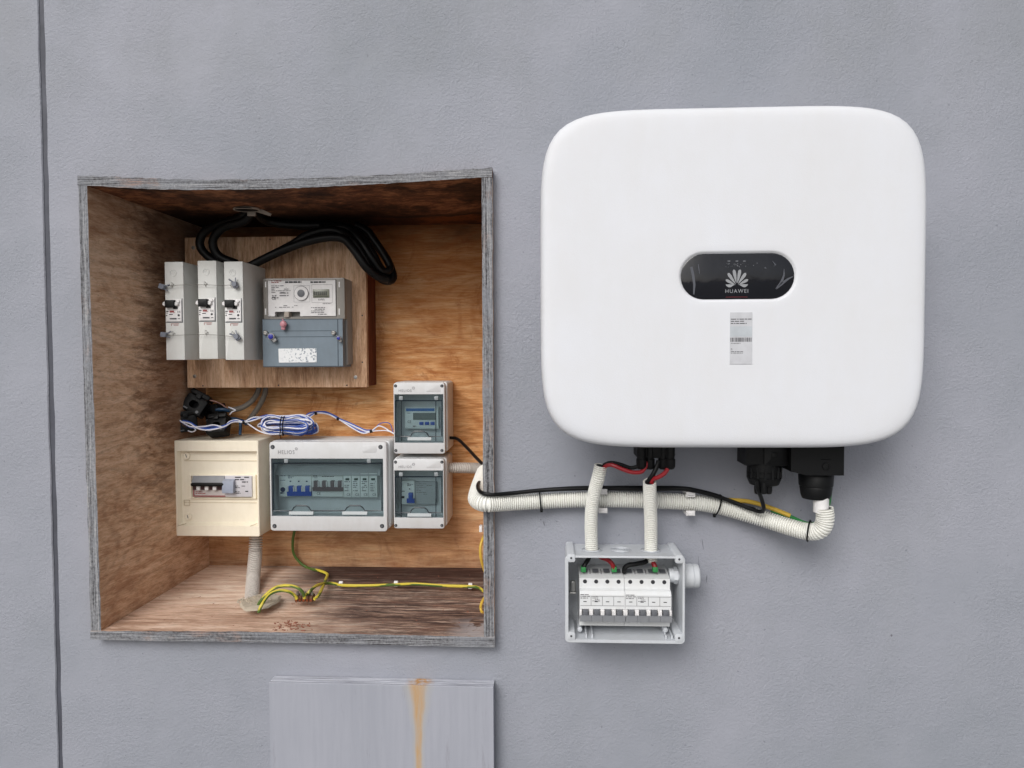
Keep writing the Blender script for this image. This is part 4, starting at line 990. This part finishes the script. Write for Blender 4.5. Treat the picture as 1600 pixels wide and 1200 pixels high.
m = M(); down(m, 1283, -.080, [(776,11.5),(800,11.5)], 20); m.build('cable_sleeve', PAPER, inv)

# panel cables, red and black, inverter to upright conduits
for lab, pts, mat, r in (
    ('black panel cable from the left plug into the left upright conduit', [(940,735,-.073),(944,727,-.078),(955,723,-.084),(970,726,-.086),(985,731,-.086),(998,728,-.086),(1002,722,-.085)], RUBBER, .0030),
    ('red panel cable from the left plugs into the left upright conduit', [(941,738,-.075),(945,729,-.080),(956,726.5,-.088),(972,733,-.090),(988,738,-.090),(1003,737,-.088),(1009,728,-.085),(1011,722,-.083)], RED, .0030),
    ('black panel cable from the middle plugs into the right upright conduit', [(1012,765,-.076),(1013,752,-.080),(1020,742,-.084),(1026,730,-.084),(1029,720,-.082)], RUBBER, .0034),
    ('red panel cable from the right plug into the right upright conduit', [(1018,765,-.078),(1019,750,-.082),(1028,746,-.088),(1038,740,-.088),(1044,731,-.086),(1045,724,-.085)], RED, .0032)):
    cable(path(pts), r, mat, lab, 'panel_cable', 'cable', 'panel cables under the inverter')

# ------------------------------------------------------------------ open junction box
YJ = -.078
jb = thing('junction_box', P(978, 1006, -.04), 'open light grey junction box holding eight white breakers, below the conduits', 'junction box')
o = R(883, 869, 1070.5, 1005.5, YJ); i = R(888, 872, 1066.5, 1000, YJ)
m = M(); n4 = 5
Lo = lambda y, k: [(x, y, z) for x, z in rr(o[0]+k, o[1]-k, o[2]+k, o[3]-k, .006, n4)]
Li = lambda y, k: [(x, y, z) for x, z in rr(i[0]+k, i[1]-k, i[2]+k, i[3]-k, .005, n4)]
m.loft([Lo(-.0006, .002), Lo(YJ+.006, .0014), Lo(YJ+.006, 0), Lo(YJ+.0008, 0), Lo(YJ, .0008), Li(YJ, 0), Li(-.0040, .0022)]); m.build('box_body', BOXP, jb)
for px, py in ((892.5,872),(1061.5,874),(892.5,994),(1061,997)):
    m = M(); q = P(px, py, YJ); m.soft(q.x-.006, q.x+.006, YJ-.0008, -.005, q.z-.006, q.z+.006, .003, .0008); q = P(px, py, YJ-.001); m.lathe([(0,.0016),(.0003,.0015)], q, (0,-1,0), 10, 1); m.build('screw_boss', [BOXP, INK], jb)
m = M()
for px, py in ((906,984),(1040,985)): m.lathe([(0,.0015),(.001,.0036),(.045,.0038)], P(px, py, -.062), (0,1,0), 14)
m.pieces('standoff', BOXP, jb)
m = M()
for px, py in ((905,875),(1030,873),(900,955),(1050,960)):
    q = P(px, py, -.006)
    for rad_ in (.010, .0065): m.tube([(q.x+rad_*math.cos(a_), -.0045, q.z+rad_*math.sin(a_)) for a_ in [2*PI*k/20 for k in range(21)]], .0007, 5)
m.build('knockout_ring', BOXP, jb)
m = M()   # floor ribs
for px in (914, 923, 1034, 1043):
    q = P(px, 990, -.035); m.box(q.x-.0012, q.x+.0012, YJ+.004, -.005, i[2]+.0005, i[2]+.006)
m.pieces('floor_rib', BOXP, jb)
m = M(); zt = o[3]-.0008
for px in (924.5, 970, 1016.5):
    c_ = P(px, 856, -.040)
    for rad_ in (.0150, .0120, .0085, .005)[0 if px == 970 else 0:4 if px == 970 else 2]:
        m.tube([(c_.x+rad_*math.cos(a_), -.040+rad_*math.sin(a_), zt+.0012*(0)+ .0006) for a_ in [2*PI*k/28 for k in range(29)]], .0006, 5)
m.build('entry_ring', BOXP, jb)
# left side metal lug, right gland
m = M(); q = P(895, 915, -.045); m.lathe([(0,.0045),(.014,.0045),(.016,.003)], (q.x, q.y, q.z-.008), (0,0,1), 12); m.soft(q.x-.005, q.x+.005, q.y-.004, q.y+.004, q.z-.012, q.z-.009, .001, .001); m.build('rail_screw', METAL, jb)
m = M(); q = P(1050, 899, -.045); xx = o[1]
m.lathe([(-.003,.0100),(.0,.0108),(.004,.0108)], (P(1048,899,-.045).x, -.045, q.z), (1,0,0), 24); m.lathe([(.004,.0125),(.009,.0130),(.0098,.0125)], (P(1048,899,-.045).x, -.045, q.z), (1,0,0), 6); 
m.build('locknut', BOXP, jb)
m = M(); m.lathe([(-.010,.0105),(.0005,.0105),(.0005,.0180),(.016,.0178),(.017,.0170),(.0175,.0178),(.024,.0176),(.0255,.0165)], (xx, -.045, q.z-.0005), (1,0,0), 28); m.build('gland', BOXP, jb)
# breakers
WB = plastic('breaker_white', srgb(218,220,222), .42, .03)
yN, yM_, yTm = -.074, -.062, -.046        # nose, middle step, terminals
def breaker4(xa, xb, nm):
    # profile in (y, z) from photo rows
    z = lambda py, Y: P(975, py, Y).z
    pf = [(-.006, z(886,-.02)), (-.030, z(888,-.03)), (yM_+.006, z(901,-.055)), (yM_, z(904,yM_)), (yM_, z(919,yM_)), (yN+.004, z(925,yN)), (yN, z(930,yN)), (yN, z(952,yN)), (yN+.004, z(953,yN)), (yN+.004, z(966,yN)), (yM_, z(972,yN)), (yM_, z(978,yM_)), (-.006, z(975,-.02))]
    X0, X1 = P(xa, 930, -.066).x, P(xb, 930, -.066).x
    b = M().xprofile(pf, X0, X1).build('breaker', WB, jb)
    dx = (X1-X0)/4; m = M(); h = M(); lev = M(); ck = M(); bar = M(); ln = M()
    for k_ in range(4):
        c_ = X0+dx*(k_+.5)
        m.lathe([(0,.0030),(.0004,.0030)], (c_, yM_, z(909,yM_)), (0,-1,0), 14)          # screw holes
        zt_ = z(895, -.045)
        za, zb = z(889.5,-.034), z(895,-.046); ya2, yb2 = -.0345, -.0475
        h.add([(c_-.0045,ya2,za),(c_+.0045,ya2,za),(c_+.0045,yb2,zb),(c_-.0045,yb2,zb)], [(0,1,2,3)])
        for v in h.v[-4:]: v.y -= .0012; v.z += .0012
        lev.soft(c_-.0042, c_+.0038, yN-.008, yN+.003, z(962,yN), z(952,yN), .0008, .001)
        for s_ in (-1, 1): ck.soft(c_+s_*.0070-.0018, c_+s_*.0070+.0018, yN-.004, yN+.003, z(962,yN), z(952.5,yN), .0008, .0012)
        bar.xprofile([(yN+.003, z(961,yN)), (yN-.009, z(962.5,yN-.009)), (yN-.007, z(972,yN-.007)), (yN+.002, z(972,yN))], c_-dx*.49, c_+dx*.49)
        y_ = yN-.0004
        ln.add([(c_-.003,y_,z(939.8,yN)),(c_+.0018,y_,z(939.8,yN)),(c_+.0018,y_,z(941,yN)),(c_-.003,y_,z(941,yN))], [(0,1,2,3)])
    m.pieces('terminal_screw', INK, b); h.pieces('terminal_mouth', DGREY, b); lev.pieces('toggle', DGREY, b); ck.pieces('toggle_cheek', PAPER, b); bar.pieces('toggle_bar', MGREY, b); ln.build('print', INK, b)
    m = M(); y_ = yN-.0003
    for k_ in range(1, 4):
        xx_ = X0+dx*k_; m.add([(xx_-.0003,y_,z(947,yN)),(xx_+.0003,y_,z(947,yN)),(xx_+.0003,y_,z(932,yN)),(xx_-.0003,y_,z(932,yN))], [(0,1,2,3)])
        m.box(xx_-.0004, xx_+.0004, -.0485, -.034, z(897,-.046), z(889,-.034)) 
    m.add([(X0+dx,y_,z(932.6,yN)),(X1-.001,y_,z(932.6,yN)),(X1-.001,y_,z(932,yN)),(X0+dx,y_,z(932,yN))], [(0,1,2,3)])
    m.dashes(X0+.001, X0+dx-.001, z(937,yN), z(929,yN), y_, 3, 5, .9, .5); m.dashes(X0+dx+.002, X0+2*dx-.002, z(941,yN), z(932,yN), y_, 4, 7, .9, .5)
    m.add([(X0+.001,y_,z(947,yN)),(X1-.001,y_,z(947,yN)),(X1-.001,y_,z(946.4,yN)),(X0+.001,y_,z(946.4,yN))], [(0,1,2,3)])
    m.build('print', INKL, b)
    return b
breaker4(905.5, 975.7, 'a'); breaker4(976.2, 1047.5, 'b')
m = M()
for px, py in ((911.5,889),(959.5,889),(1023.5,889)): 
    q = P(px, py, -.050); m.soft(q.x-.0038, q.x+.0038, -.0545, -.044, q.z-.004, q.z+.004, .0012, .001)
m.pieces('ferrule_cap', GREEN, jb)
for lab, pts, mat, r in (
    ('black lead inside the open box, to the leftmost terminal', [(922,862,-.040),(920,872,-.044),(914,882,-.050),(911,890,-.051)], RUBBER, .0034),
    ('red lead inside the open box, to the fourth terminal', [(928,862,-.038),(938,870,-.044),(950,875,-.050),(957,882,-.052),(959,890,-.051)], RED, .0034),
    ('black lead inside the open box, crossing to the fifth terminal', [(1014,868,-.040),(1010,877,-.046),(995,881,-.052),(982,883,-.054),(976,888,-.054),(975,894,-.050)], RUBBER, .0036),
    ('red lead inside the open box, to the rightmost terminal', [(1018,866,-.038),(1020,878,-.046),(1023,884,-.050),(1024,890,-.051)], RED, .0036)):
    cable(path(pts, .002), r, mat, lab, 'breaker_lead', 'cable', 'leads inside the open junction box')

# ------------------------------------------------------------------ lower painted hatch panel
YP = -.027
x0, x1 = P(421.5,1130,YP).x, P(771,1130,YP).x
zl, zr = P(421.5,1066,YP).z, P(771,1074,YP).z
m = M(); f = [(x0,YP,.55),(x1,YP,.55),(x1,YP,zr),(x0,YP,zl)]
lay = [(YP, 0), (YP+.0006, -.0006)]
for k in range(1, 5): 
    y_ = YP+.0066*k; lay += [(y_-.0008, -.0004), (y_-.0004, -.0016), (y_+.0002, -.0016), (y_+.0006, -.0004)]
lay = [(YP, -.0008), (YP+.0008, 0)] + [l for l in lay[2:] if l[0] < -.0008] + [(-.0014, -.0002)]
N = 60; loops = []
rn = random.Random(8)
for y_, dz in lay:
    l = [(x0,y_,.55),(x1,y_,.55)]+[(x1+(x0-x1)*k/N, y_, zr+(zl-zr)*k/N+dz+(rn.uniform(-.0004,.0003) if dz < -.001 else 0)) for k in range(N+1)]; loops.append(l)
m.loft(loops[::-1], True, True)
nl = len(loops[0]); nf = (len(loops)-1)*nl
for q_ in range(nf):
    if 2 <= q_ % nl < nl-1 and q_//nl < len(loops)-2: m.mi[q_] = 1
m.build('hatch_cover', [PANEL, LIP], None, 'grey painted plywood hatch cover with an orange rust streak below the cabinet', 'panel', angle=20)

# ------------------------------------------------------------------ things in the cabinet: cables
for lab, pts, r, mat in (
    ('outer thick black cable looping from ceiling hole down behind the enclosures', [(388,326,.150),(372,341,.165),(345,350,.175),(320,362,.185),(312,380,.190),(320,396,.192),(340,410,.195),(365,420,.20)], .0078, RUBBER),
    ('inner thick black cable looping from ceiling hole down behind the enclosures', [(396,326,.150),(382,345,.160),(350,355,.170),(334,372,.178),(334,388,.182),(345,402,.186),(370,412,.19)], .0078, RUBBER),
    ('thick black cable rising from the enclosures and bending down at the right', [(372,428,.190),(400,411,.188),(440,392,.182),(482,377,.176),(514,371,.176),(538,374,.176),(555,393,.172),(572,417,.176),(592,433,.190),(606,436,.20)], .0078, RUBBER),
    ('thick black cable arching over the meter board to the right hand loop', [(376,424,.195),(400,411,.195),(450,386,.196),(480,368,.19),(508,360,.19),(530,362,.19),(550,376,.185),(566,398,.19),(580,420,.20),(600,438,.21),(614,434,.22),(606,408,.225),(590,384,.22),(574,362,.22),(556,352,.22)], .0080, RUBBER),
    ('black cable running along the cabinet ceiling into the right hand loop', [(398,330,.16),(420,346,.20),(470,352,.22),(520,352,.215),(556,362,.205),(578,390,.20),(592,416,.205),(604,432,.21)], .0082, RUBBER),
    ('shorter black cable inside the right hand loop', [(500,356,.20),(540,356,.20),(562,374,.19),(580,402,.19),(597,424,.20),(610,418,.21),(596,392,.215),(580,370,.215)], .0070, RUBBER)):
    cable(path(pts), r, mat, lab, 'supply_cable', 'cable', 'thick black supply cables', 12)
for lab, pts in (('left of two grey cables curving out below the meter board', [(405,600,.26),(403,612,.262),(394,626,.266),(380,636,.262),(366,640,.255),(356,640,.25)]), ('right of two grey cables curving down behind the wire bundle', [(416,600,.26),(413,618,.265),(404,636,.272),(394,650,.276),(385,662,.28)])):
    cable(path(pts), .0052, CABLEG, lab, 'grey_cable', 'cable', 'grey cables under the meter board')
cable(path([(320,626,.235),(332,626,.235),(345,631,.24),(355,638,.245)]), .0013, flat('pink_wire', srgb(170,130,120), .5), 'thin pinkish wire from the topmost clamp to the grey cable', 'thin_wire', 'wire')
m = M(); m.tube(path([(357,636,.24),(364,639,.242),(368,641,.243),(362,644,.241),(359,648,.24)], .002), .0012, 6); m.build('fibre_tail', WHITEW, None, 'frayed white wire tail at the end of the grey cable', 'wire')
m = M(); m.tube(path([(385,662,.26),(378,658,.25),(366,655,.24),(358,655,.24)]), .0040, 8); m.tube(path([(374,657,.235),(376,664,.228),(375,679,.215)]), .0028, 8); m.tube(path([(338,640,.235),(350,640,.235),(358,642,.24)]), .0035, 8)
m.build('blue_sleeving', DBLUE, None, 'dark blue sleeving by the black clamps above the cream unit', 'sleeving')
# ceiling hole sleeve
t = thing('ceiling_sleeve', P(400, 330, .15), 'broken grey pipe end sticking out of the cabinet ceiling round the cables', 'pipe end')
zc = P(400,355,YB).z; c_ = PZ(385, 326, zc-.001); 
m = M(); m.tube([(c_.x+.021*math.cos(q_), c_.y+.016*math.sin(q_), zc-.002) for q_ in [2*PI*k/24 for k in range(25)]], .0020, 6); m.build('rim', PVC, t)
m = M(); a_ = P(393,327,.145); b_ = P(392,337,.145); e_ = P(412,326,.145)
m.soft(P(381,0,.14).x, P(394,0,.14).x, .138, .142, P(388,337.5,.14).z, P(388,327,.14).z, .001, .0008); 
pa = [P(394,326,.135), P(404,324.5,.130), P(424,334,.125), P(422,337.5,.126), P(400,331,.134)]; m.loft([[p+Vector((0,.002,0)) for p in pa], pa]); m.build('broken_flap', PVC, t)
m = M().lathe([(0,.020),(.0012,.020)], (c_.x, c_.y, zc-.0022), (0,0,-1), 20); m.build('dark_mouth', BLACK, t)

# black split core clamps
def clamp(px, py, Y, rot, lab, s=1.0):
    o = P(px, py, Y); t = thing('current_clamp', o, lab, 'current clamp', 'black current clamps'); T4 = Matrix.Translation(o) @ rot.to_4x4()
    m = M(); m.tray((-.020*s,.020*s,-.016*s,.016*s), (-.009*s,.009*s,-.007*s,.007*s), -.012*s, .010*s, .012*s, .004*s, .0065*s, .002*s); m.xf(T4); m.build('core_body', BLACK, t)
    m = M(); m.soft(-.019*s, .019*s, -.0135*s, .0135*s, .0165*s, .026*s, .003*s, .002*s); m.soft(-.005*s, .005*s, -.016*s, -.012*s, .012*s, .022*s, .001, .001)
    for k_ in range(4): m.box(-.021*s, -.0195*s, -.009*s, .009*s, (-.010+.006*k_)*s, (-.0075+.006*k_)*s)
    m.xf(T4); m.build('hinged_jaw', BLACK, t)
    m = M(); m.lathe([(0,.0028*s),(.0016*s,.0028*s)], (.013*s,-.012*s,-.010*s), (0,-1,0), 10); m.box(-.014*s, -.006*s, -.0127*s, -.0118*s, -.013*s, -.0105*s); m.xf(T4); m.build('moulded_mark', DGREY, t)
RX = lambda a, ax: Matrix.Rotation(RAD(a), 3, ax)
clamp(306, 634, .235, RX(28,'Y') @ RX(-20,'X'), 'topmost black current clamp, tilted, leaning on the cabinet back', 1.05)
clamp(292, 662, .225, RX(-8,'Y') @ RX(25,'Z'), 'leftmost black current clamp above the cream unit', .95)
clamp(341, 668, .215, RX(-6,'Y') @ RX(-30,'X'), 'black current clamp standing on top of the cream unit', .95)
clamp(334, 646, .25, RX(80,'Y') @ RX(20,'X'), 'black current clamp wedged behind the other three', .85)

# blue and white signal wires
wb = thing('signal_wire_bundle', P(452, 682, .23), 'coiled bundle of blue and white signal wires lying on the enclosures', 'wire bundle')
mw, mbl, mtie = M(), M(), M(); rn = random.Random(21)
def racetrack(cxp, cyp, hl, hh_, y, seed, tilt=0.0, pinch=441):
    r2 = random.Random(seed); pts = []; ph = [r2.uniform(0, 6) for _ in range(4)]
    for k in range(25):
        q_ = 2*PI*k/24; ca, sa = math.cos(q_), math.sin(q_)
        x = cxp+hl*math.copysign(abs(ca)**.6, ca); e = 1-.34*math.exp(-((x-pinch)/10)**2)
        yy = cyp+hh_*math.copysign(abs(sa)**.8, sa)*e+.5*math.sin(3*q_+ph[0])+tilt*(x-cxp)+.25*math.sin(7*q_+ph[2]); pts.append((x+.5*math.sin(2*q_+ph[1]), yy, y+.006*math.sin(q_+ph[3])))
    pts[-1] = pts[0]; return path(pts, .003)
for k in range(23):
    hh_ = rn.uniform(3, 15.5); p = racetrack(447+rn.uniform(-4,4), 664.5+rn.uniform(-2.5,2.5), 41-rn.uniform(0,9), hh_, .222+rn.uniform(-.014,.022), k+50, rn.uniform(-.07,.05))
    (mw if k % 2 == 0 else mbl).tube(p, .00145 if k % 2 == 0 else .00140, 6)
    o2 = Vector((rn.uniform(-.001,.001), .0012, rn.choice((-.0018,.0018)))); (mbl if k % 2 == 0 else mw).tube([v+o2 for v in p], .00110, 6)
for k in range(9):
    p = racetrack(483+rn.uniform(-1,1), 670+rn.uniform(-1,1), 13-k*.7, 9-k*.8, .245+rn.uniform(-.012,.012), k+90, .0, 900); (mbl if k % 3 else mw).tube(p, .0013, 6)
LW = [(285,659,.19),(297,662,.185),(308,669,.182),(322,672,.180),(338,670,.182),(352,666,.188),(362,660,.198),(372,659,.205),(381,660,.21),(395,657,.215),(410,652,.222),(418,650,.225)]
LV = [(281,657,.19),(296,666,.185),(308,667,.182),(322,666,.180),(334,664,.182),(350,667,.188),(358,659,.198),(370,656,.205),(381,659,.21),(396,652,.215),(412,652,.222),(425,648,.225)]
mw.tube(path(LW), .0013, 6); mw.tube(path(LV), .0013, 6); mbl.tube([v+Vector((0,.0015,.0022)) for v in path(LW)], .0012, 6); mbl.tube([v+Vector((0,.0018,-.002)) for v in path(LV)], .0012, 6)
mw.tube(path([(302,668,.186),(306,672,.184),(300,675,.186),(294,673,.19)]), .0011, 6); mw.tube(path([(386,661,.215),(396,668,.215),(406,674,.212),(420,678,.21),(440,678,.21)]), .0013, 6)
RW = [(470,658,.225),(482,648,.235),(493,645.5,.25),(507,646,.262),(517,649,.27),(528,655,.27),(545,662,.268),(560,669,.262),(572,674,.258),(580,673.5,.256)]
RV = [(468,662,.225),(484,652,.235),(493,646,.25),(507,645,.264),(516,648,.272),(528,654,.272),(540,662,.27),(556,672,.264),(568,677,.258),(580,674,.256)]
mw.tube(path(RW), .0013, 6); mw.tube(path(RV), .0013, 6); mbl.tube([v+Vector((0,.0012,.0024)) for v in path(RW)], .0012, 6); mbl.tube([v+Vector((0,.0012,.0022)) for v in path(RV)], .0012, 6)
mw.tube(path([(580,674,.256),(586,669,.255),(592,665.5,.255),(600,668,.255),(608,673,.255),(616,678,.255)], .002), .0012, 6); mw.tube(path([(580,674,.256),(590,673,.255),(604,673,.255),(616,677,.255)], .002), .0010, 6)
mbl.tube(path([(584,673,.256),(592,663,.255),(602,660,.255),(610,663,.255),(614,675,.255)], .002), .0008, 6)
mw.build('white_wires', WHITEW, wb); mbl.build('blue_wires', BLUEW, wb)
for k_, (px, py, Y, w_, h_) in enumerate(((381,660,.209,3,5),(493.5,646,.25,3.6,5),(528,654.5,.27,3.6,5),(580,674,.256,4,5))): 
    q = P(px, py, Y); s_ = .0012*w_/2; m = M().lathe([(-s_,.0030),(s_,.0030)], q, (1,0,.3), 10); m.soft(q.x-.0015, q.x+.0015, q.y-.0045, q.y-.002, q.z-.001, q.z+.0035, .0006, .0006); m.build('cable_tie', BLACK, wb)
for px in (439, 443):
    m = M(); pts = [(px+1,651,.225),(px,654,.205),(px-1.5,664,.198),(px-1,674,.199),(px-2,680,.212),(px,679,.24),(px,665,.25),(px+1,652,.24),(px+1,651,.225)]; m.tube(path(pts, .002), .0011, 6); m.build('cable_tie', BLACK, wb)

# ------------------------------------------------------------------ cabinet floor: earth wires, terminal strip, hole, chips
def G(px, py, up=.0): p = FZ(px, py, up); return (p,)
FLH = P(0,0,0) # unused
c_ = FZ(411, 944); 
t = thing('floor_hole_filler', c_, 'crumbly beige filler round the conduit hole in the cabinet floor', 'filler')
m = M(); rn = random.Random(9); outr = []; inn = []
lft, rgt, nr, fr_ = FZ(374,945), FZ(445,935), FZ(410,957), FZ(412,929)
for k in range(26):
    q_ = 2*PI*k/26; f1 = rn.uniform(.9,1.08); cxx, cyy = (lft.x+rgt.x)/2, (nr.y+fr_.y)/2
    outr.append(Vector((cxx+(rgt.x-lft.x)/2*math.cos(q_)*f1, cyy+(fr_.y-nr.y)/2*math.sin(q_)*f1, ZB+.0022))); inn.append(Vector((cxx+(rgt.x-lft.x)/2*math.cos(q_)*f1*.9, cyy+(fr_.y-nr.y)/2*math.sin(q_)*f1*.9, ZB+.0045)))
m.loft([outr, inn]); m.build('filler_patch', DUST, t)
m = M()
for k in range(90):
    q_ = rn.uniform(0, 2*PI); r_ = rn.uniform(0, 1.0)**.5; px_, py_ = cxx-.010+r_*.030*math.cos(q_), cyy+r_*.020*math.sin(q_); s_ = rn.uniform(.0008,.0024)
    k0 = len(m.v); m.box(-s_, s_, -s_*.6, s_*.6, -s_*.4, s_*.4); m.xf(Matrix.Translation((px_, py_, ZB+.0048)) @ Matrix.Rotation(rn.uniform(0,6), 4, (rn.random(), rn.random(), 1)), k0)
m.build('crumbs', DUST, t)
ch = M(); rn = random.Random(12)
for k in range(150):
    p = FZ(rn.gauss(452, 16), rn.uniform(972, 988)) if k < 70 else (FZ(rn.uniform(190, 740), rn.uniform(900, 985)) if k < 130 else FZ(rn.gauss(470, 14), rn.uniform(938, 948)))
    s_ = rn.uniform(.0006, .0020) if k < 70 else rn.uniform(.0004, .0011); k0 = len(ch.v); ch.box(-s_*1.5, s_*1.5, -s_*.5, s_*.5, -s_*.3, s_*.3); ch.xf(Matrix.Translation(p+Vector((0,0,.0022))) @ Matrix.Rotation(rn.uniform(0,6), 4, (.2*rn.random(), .2*rn.random(), 1)), k0)
ch.build('wood_chips', CHIP, None, 'small reddish wood chips scattered on the cabinet floor', 'wood chips', kind='stuff')
t = thing('terminal_strip', FZ(474, 941), 'brown screw terminal strip lying on the cabinet floor', 'terminal strip')
a_, b_ = FZ(460, 943), FZ(490, 941.5); m = M(); L = (b_.x-a_.x); n5 = 5
for k in range(n5): m.soft(a_.x+L*k/n5+.0004, a_.x+L*(k+1)/n5-.0004, a_.y, a_.y+.016, ZB+.002, ZB+.0125, .0015, .001); 
m.box(a_.x, b_.x, a_.y+.004, a_.y+.012, ZB+.0022, ZB+.0065); m.build('block', CHOC, t)
m = M()
for k in range(n5): m.lathe([(0,.0024),(.006,.0024),(.0065,.0018)], (a_.x+L*(k+.5)/n5, a_.y+.008, ZB+.012), (0,0,1), 10)
m.pieces('terminal_screw', METAL, t)
m = M()
for k in range(n5): m.lathe([(0,.0022),(.0004,.0022)], (a_.x+L*(k+.5)/n5, a_.y, ZB+.006), (0,-1,0), 10)
m.build('wire_entries', RED if False else flat('copper', srgb(150,80,50), .4, .6), t)
rE = .0027
for lab, pts in (
    ('yellow and green earth wire clipped along the cabinet floor to the right side', [FZ(479,930,.012), FZ(484,924,.020), FZ(495,915,.018), FZ(508,911.5,.010), FZ(522,912,.006), FZ(535,914.5,.006), FZ(575,915,.006), FZ(619,913.5,.006), FZ(650,912.5,.006), FZ(690,915,.006), FZ(736,916.5,.006), FZ(748,918.5,.006), FZ(756,924,.006)]),
    ('yellow and green earth wire hanging from the wide board down to the terminal strip', [P(461,826,.285), P(457.5,845,.286), P(459,865,.288), P(470,880,.290), P(483,888,.285), FZ(500,892,.006), FZ(511,897,.006), FZ(510,903,.006), FZ(505,915,.010), FZ(498,930,.012), FZ(491,936,.010)]),
    ('longer arched earth wire from the floor hole to the terminal strip', [FZ(402,949,0), FZ(408,938,.012), FZ(424,922,.028), FZ(440,915.5,.034), FZ(458,916,.034), FZ(470,922,.028), FZ(475,930,.018), FZ(476,935,.012)]),
    ('shorter arched earth wire from the floor hole to the terminal strip', [FZ(404,957,0), FZ(409,945,.012), FZ(421,929,.024), FZ(436,923,.028), FZ(450,924,.026), FZ(460,930,.018), FZ(464,936,.011)])):
    cable(smooth(pts, .003), rE, YG, lab, 'earth_wire', 'wire', 'yellow and green earth wires in the cabinet')
cable(path([(759,832,.02),(753,845,.005),(750.5,858,.0),(752,875,.0),(758,895,.01)]), .0022, YEL, 'yellow wire bulging out behind the right cabinet edge, level with the enclosures', 'yellow_wire', 'wire')
cable(path([(758,932,.015),(752.5,942,.0),(751,950,.0),(753,956,-.002),(758,958,.01)]), .0022, YEL, 'yellow wire loop at the lower right corner of the cabinet', 'yellow_wire', 'wire')
def clip(px, py, lab):
    p = FZ(px, py, 0); t = thing('cable_clip', p, lab, 'cable clip', 'small white cable clips'); x, y, z = p.x, p.y, ZB+.0018
    m = M(); m.soft(x-.0036, x+.0036, y-.005, y+.005, z-.0005, z+.0018, .001, .0006)
    m.loft([[(x+s_, y+.0052*math.cos(q_)*1, z+.0015+.0075*math.sin(q_)) for q_ in [PI*k/10 for k in range(11)]] for s_ in (-.0034, .0034)], True, True); m.build('saddle', PAPER, t)
    m = M(); m.lathe([(0,.0014),(.002,.0014),(.0022,.0008)], (x+.0008, y-.004, z+.005), (0,-1,.2), 10); m.build('nail', DMETAL, t)
    return t
c0 = clip(533, 917, 'small white cable clip nearest the terminal strip'); b0_ = c0.location.copy()
for px, py, lab in ((619, 916.5, 'middle small white cable clip on the cabinet floor'), (735, 920, 'small white cable clip nearest the right cabinet side')):
    c = copy_tree(c0); c['label'] = lab; q = FZ(px, py, 0); c.location = b0_+Vector((q.x-b0_.x, q.y-b0_.y, 0))
m = M(); q = P(752, 826, .0); m.soft(q.x-.003, q.x+.002, -.004, .006, q.z-.005, q.z+.005, .001, .001); m.build('cable_clip', PAPER, None, 'small white clip peeping out at the right cabinet edge', 'cable clip')
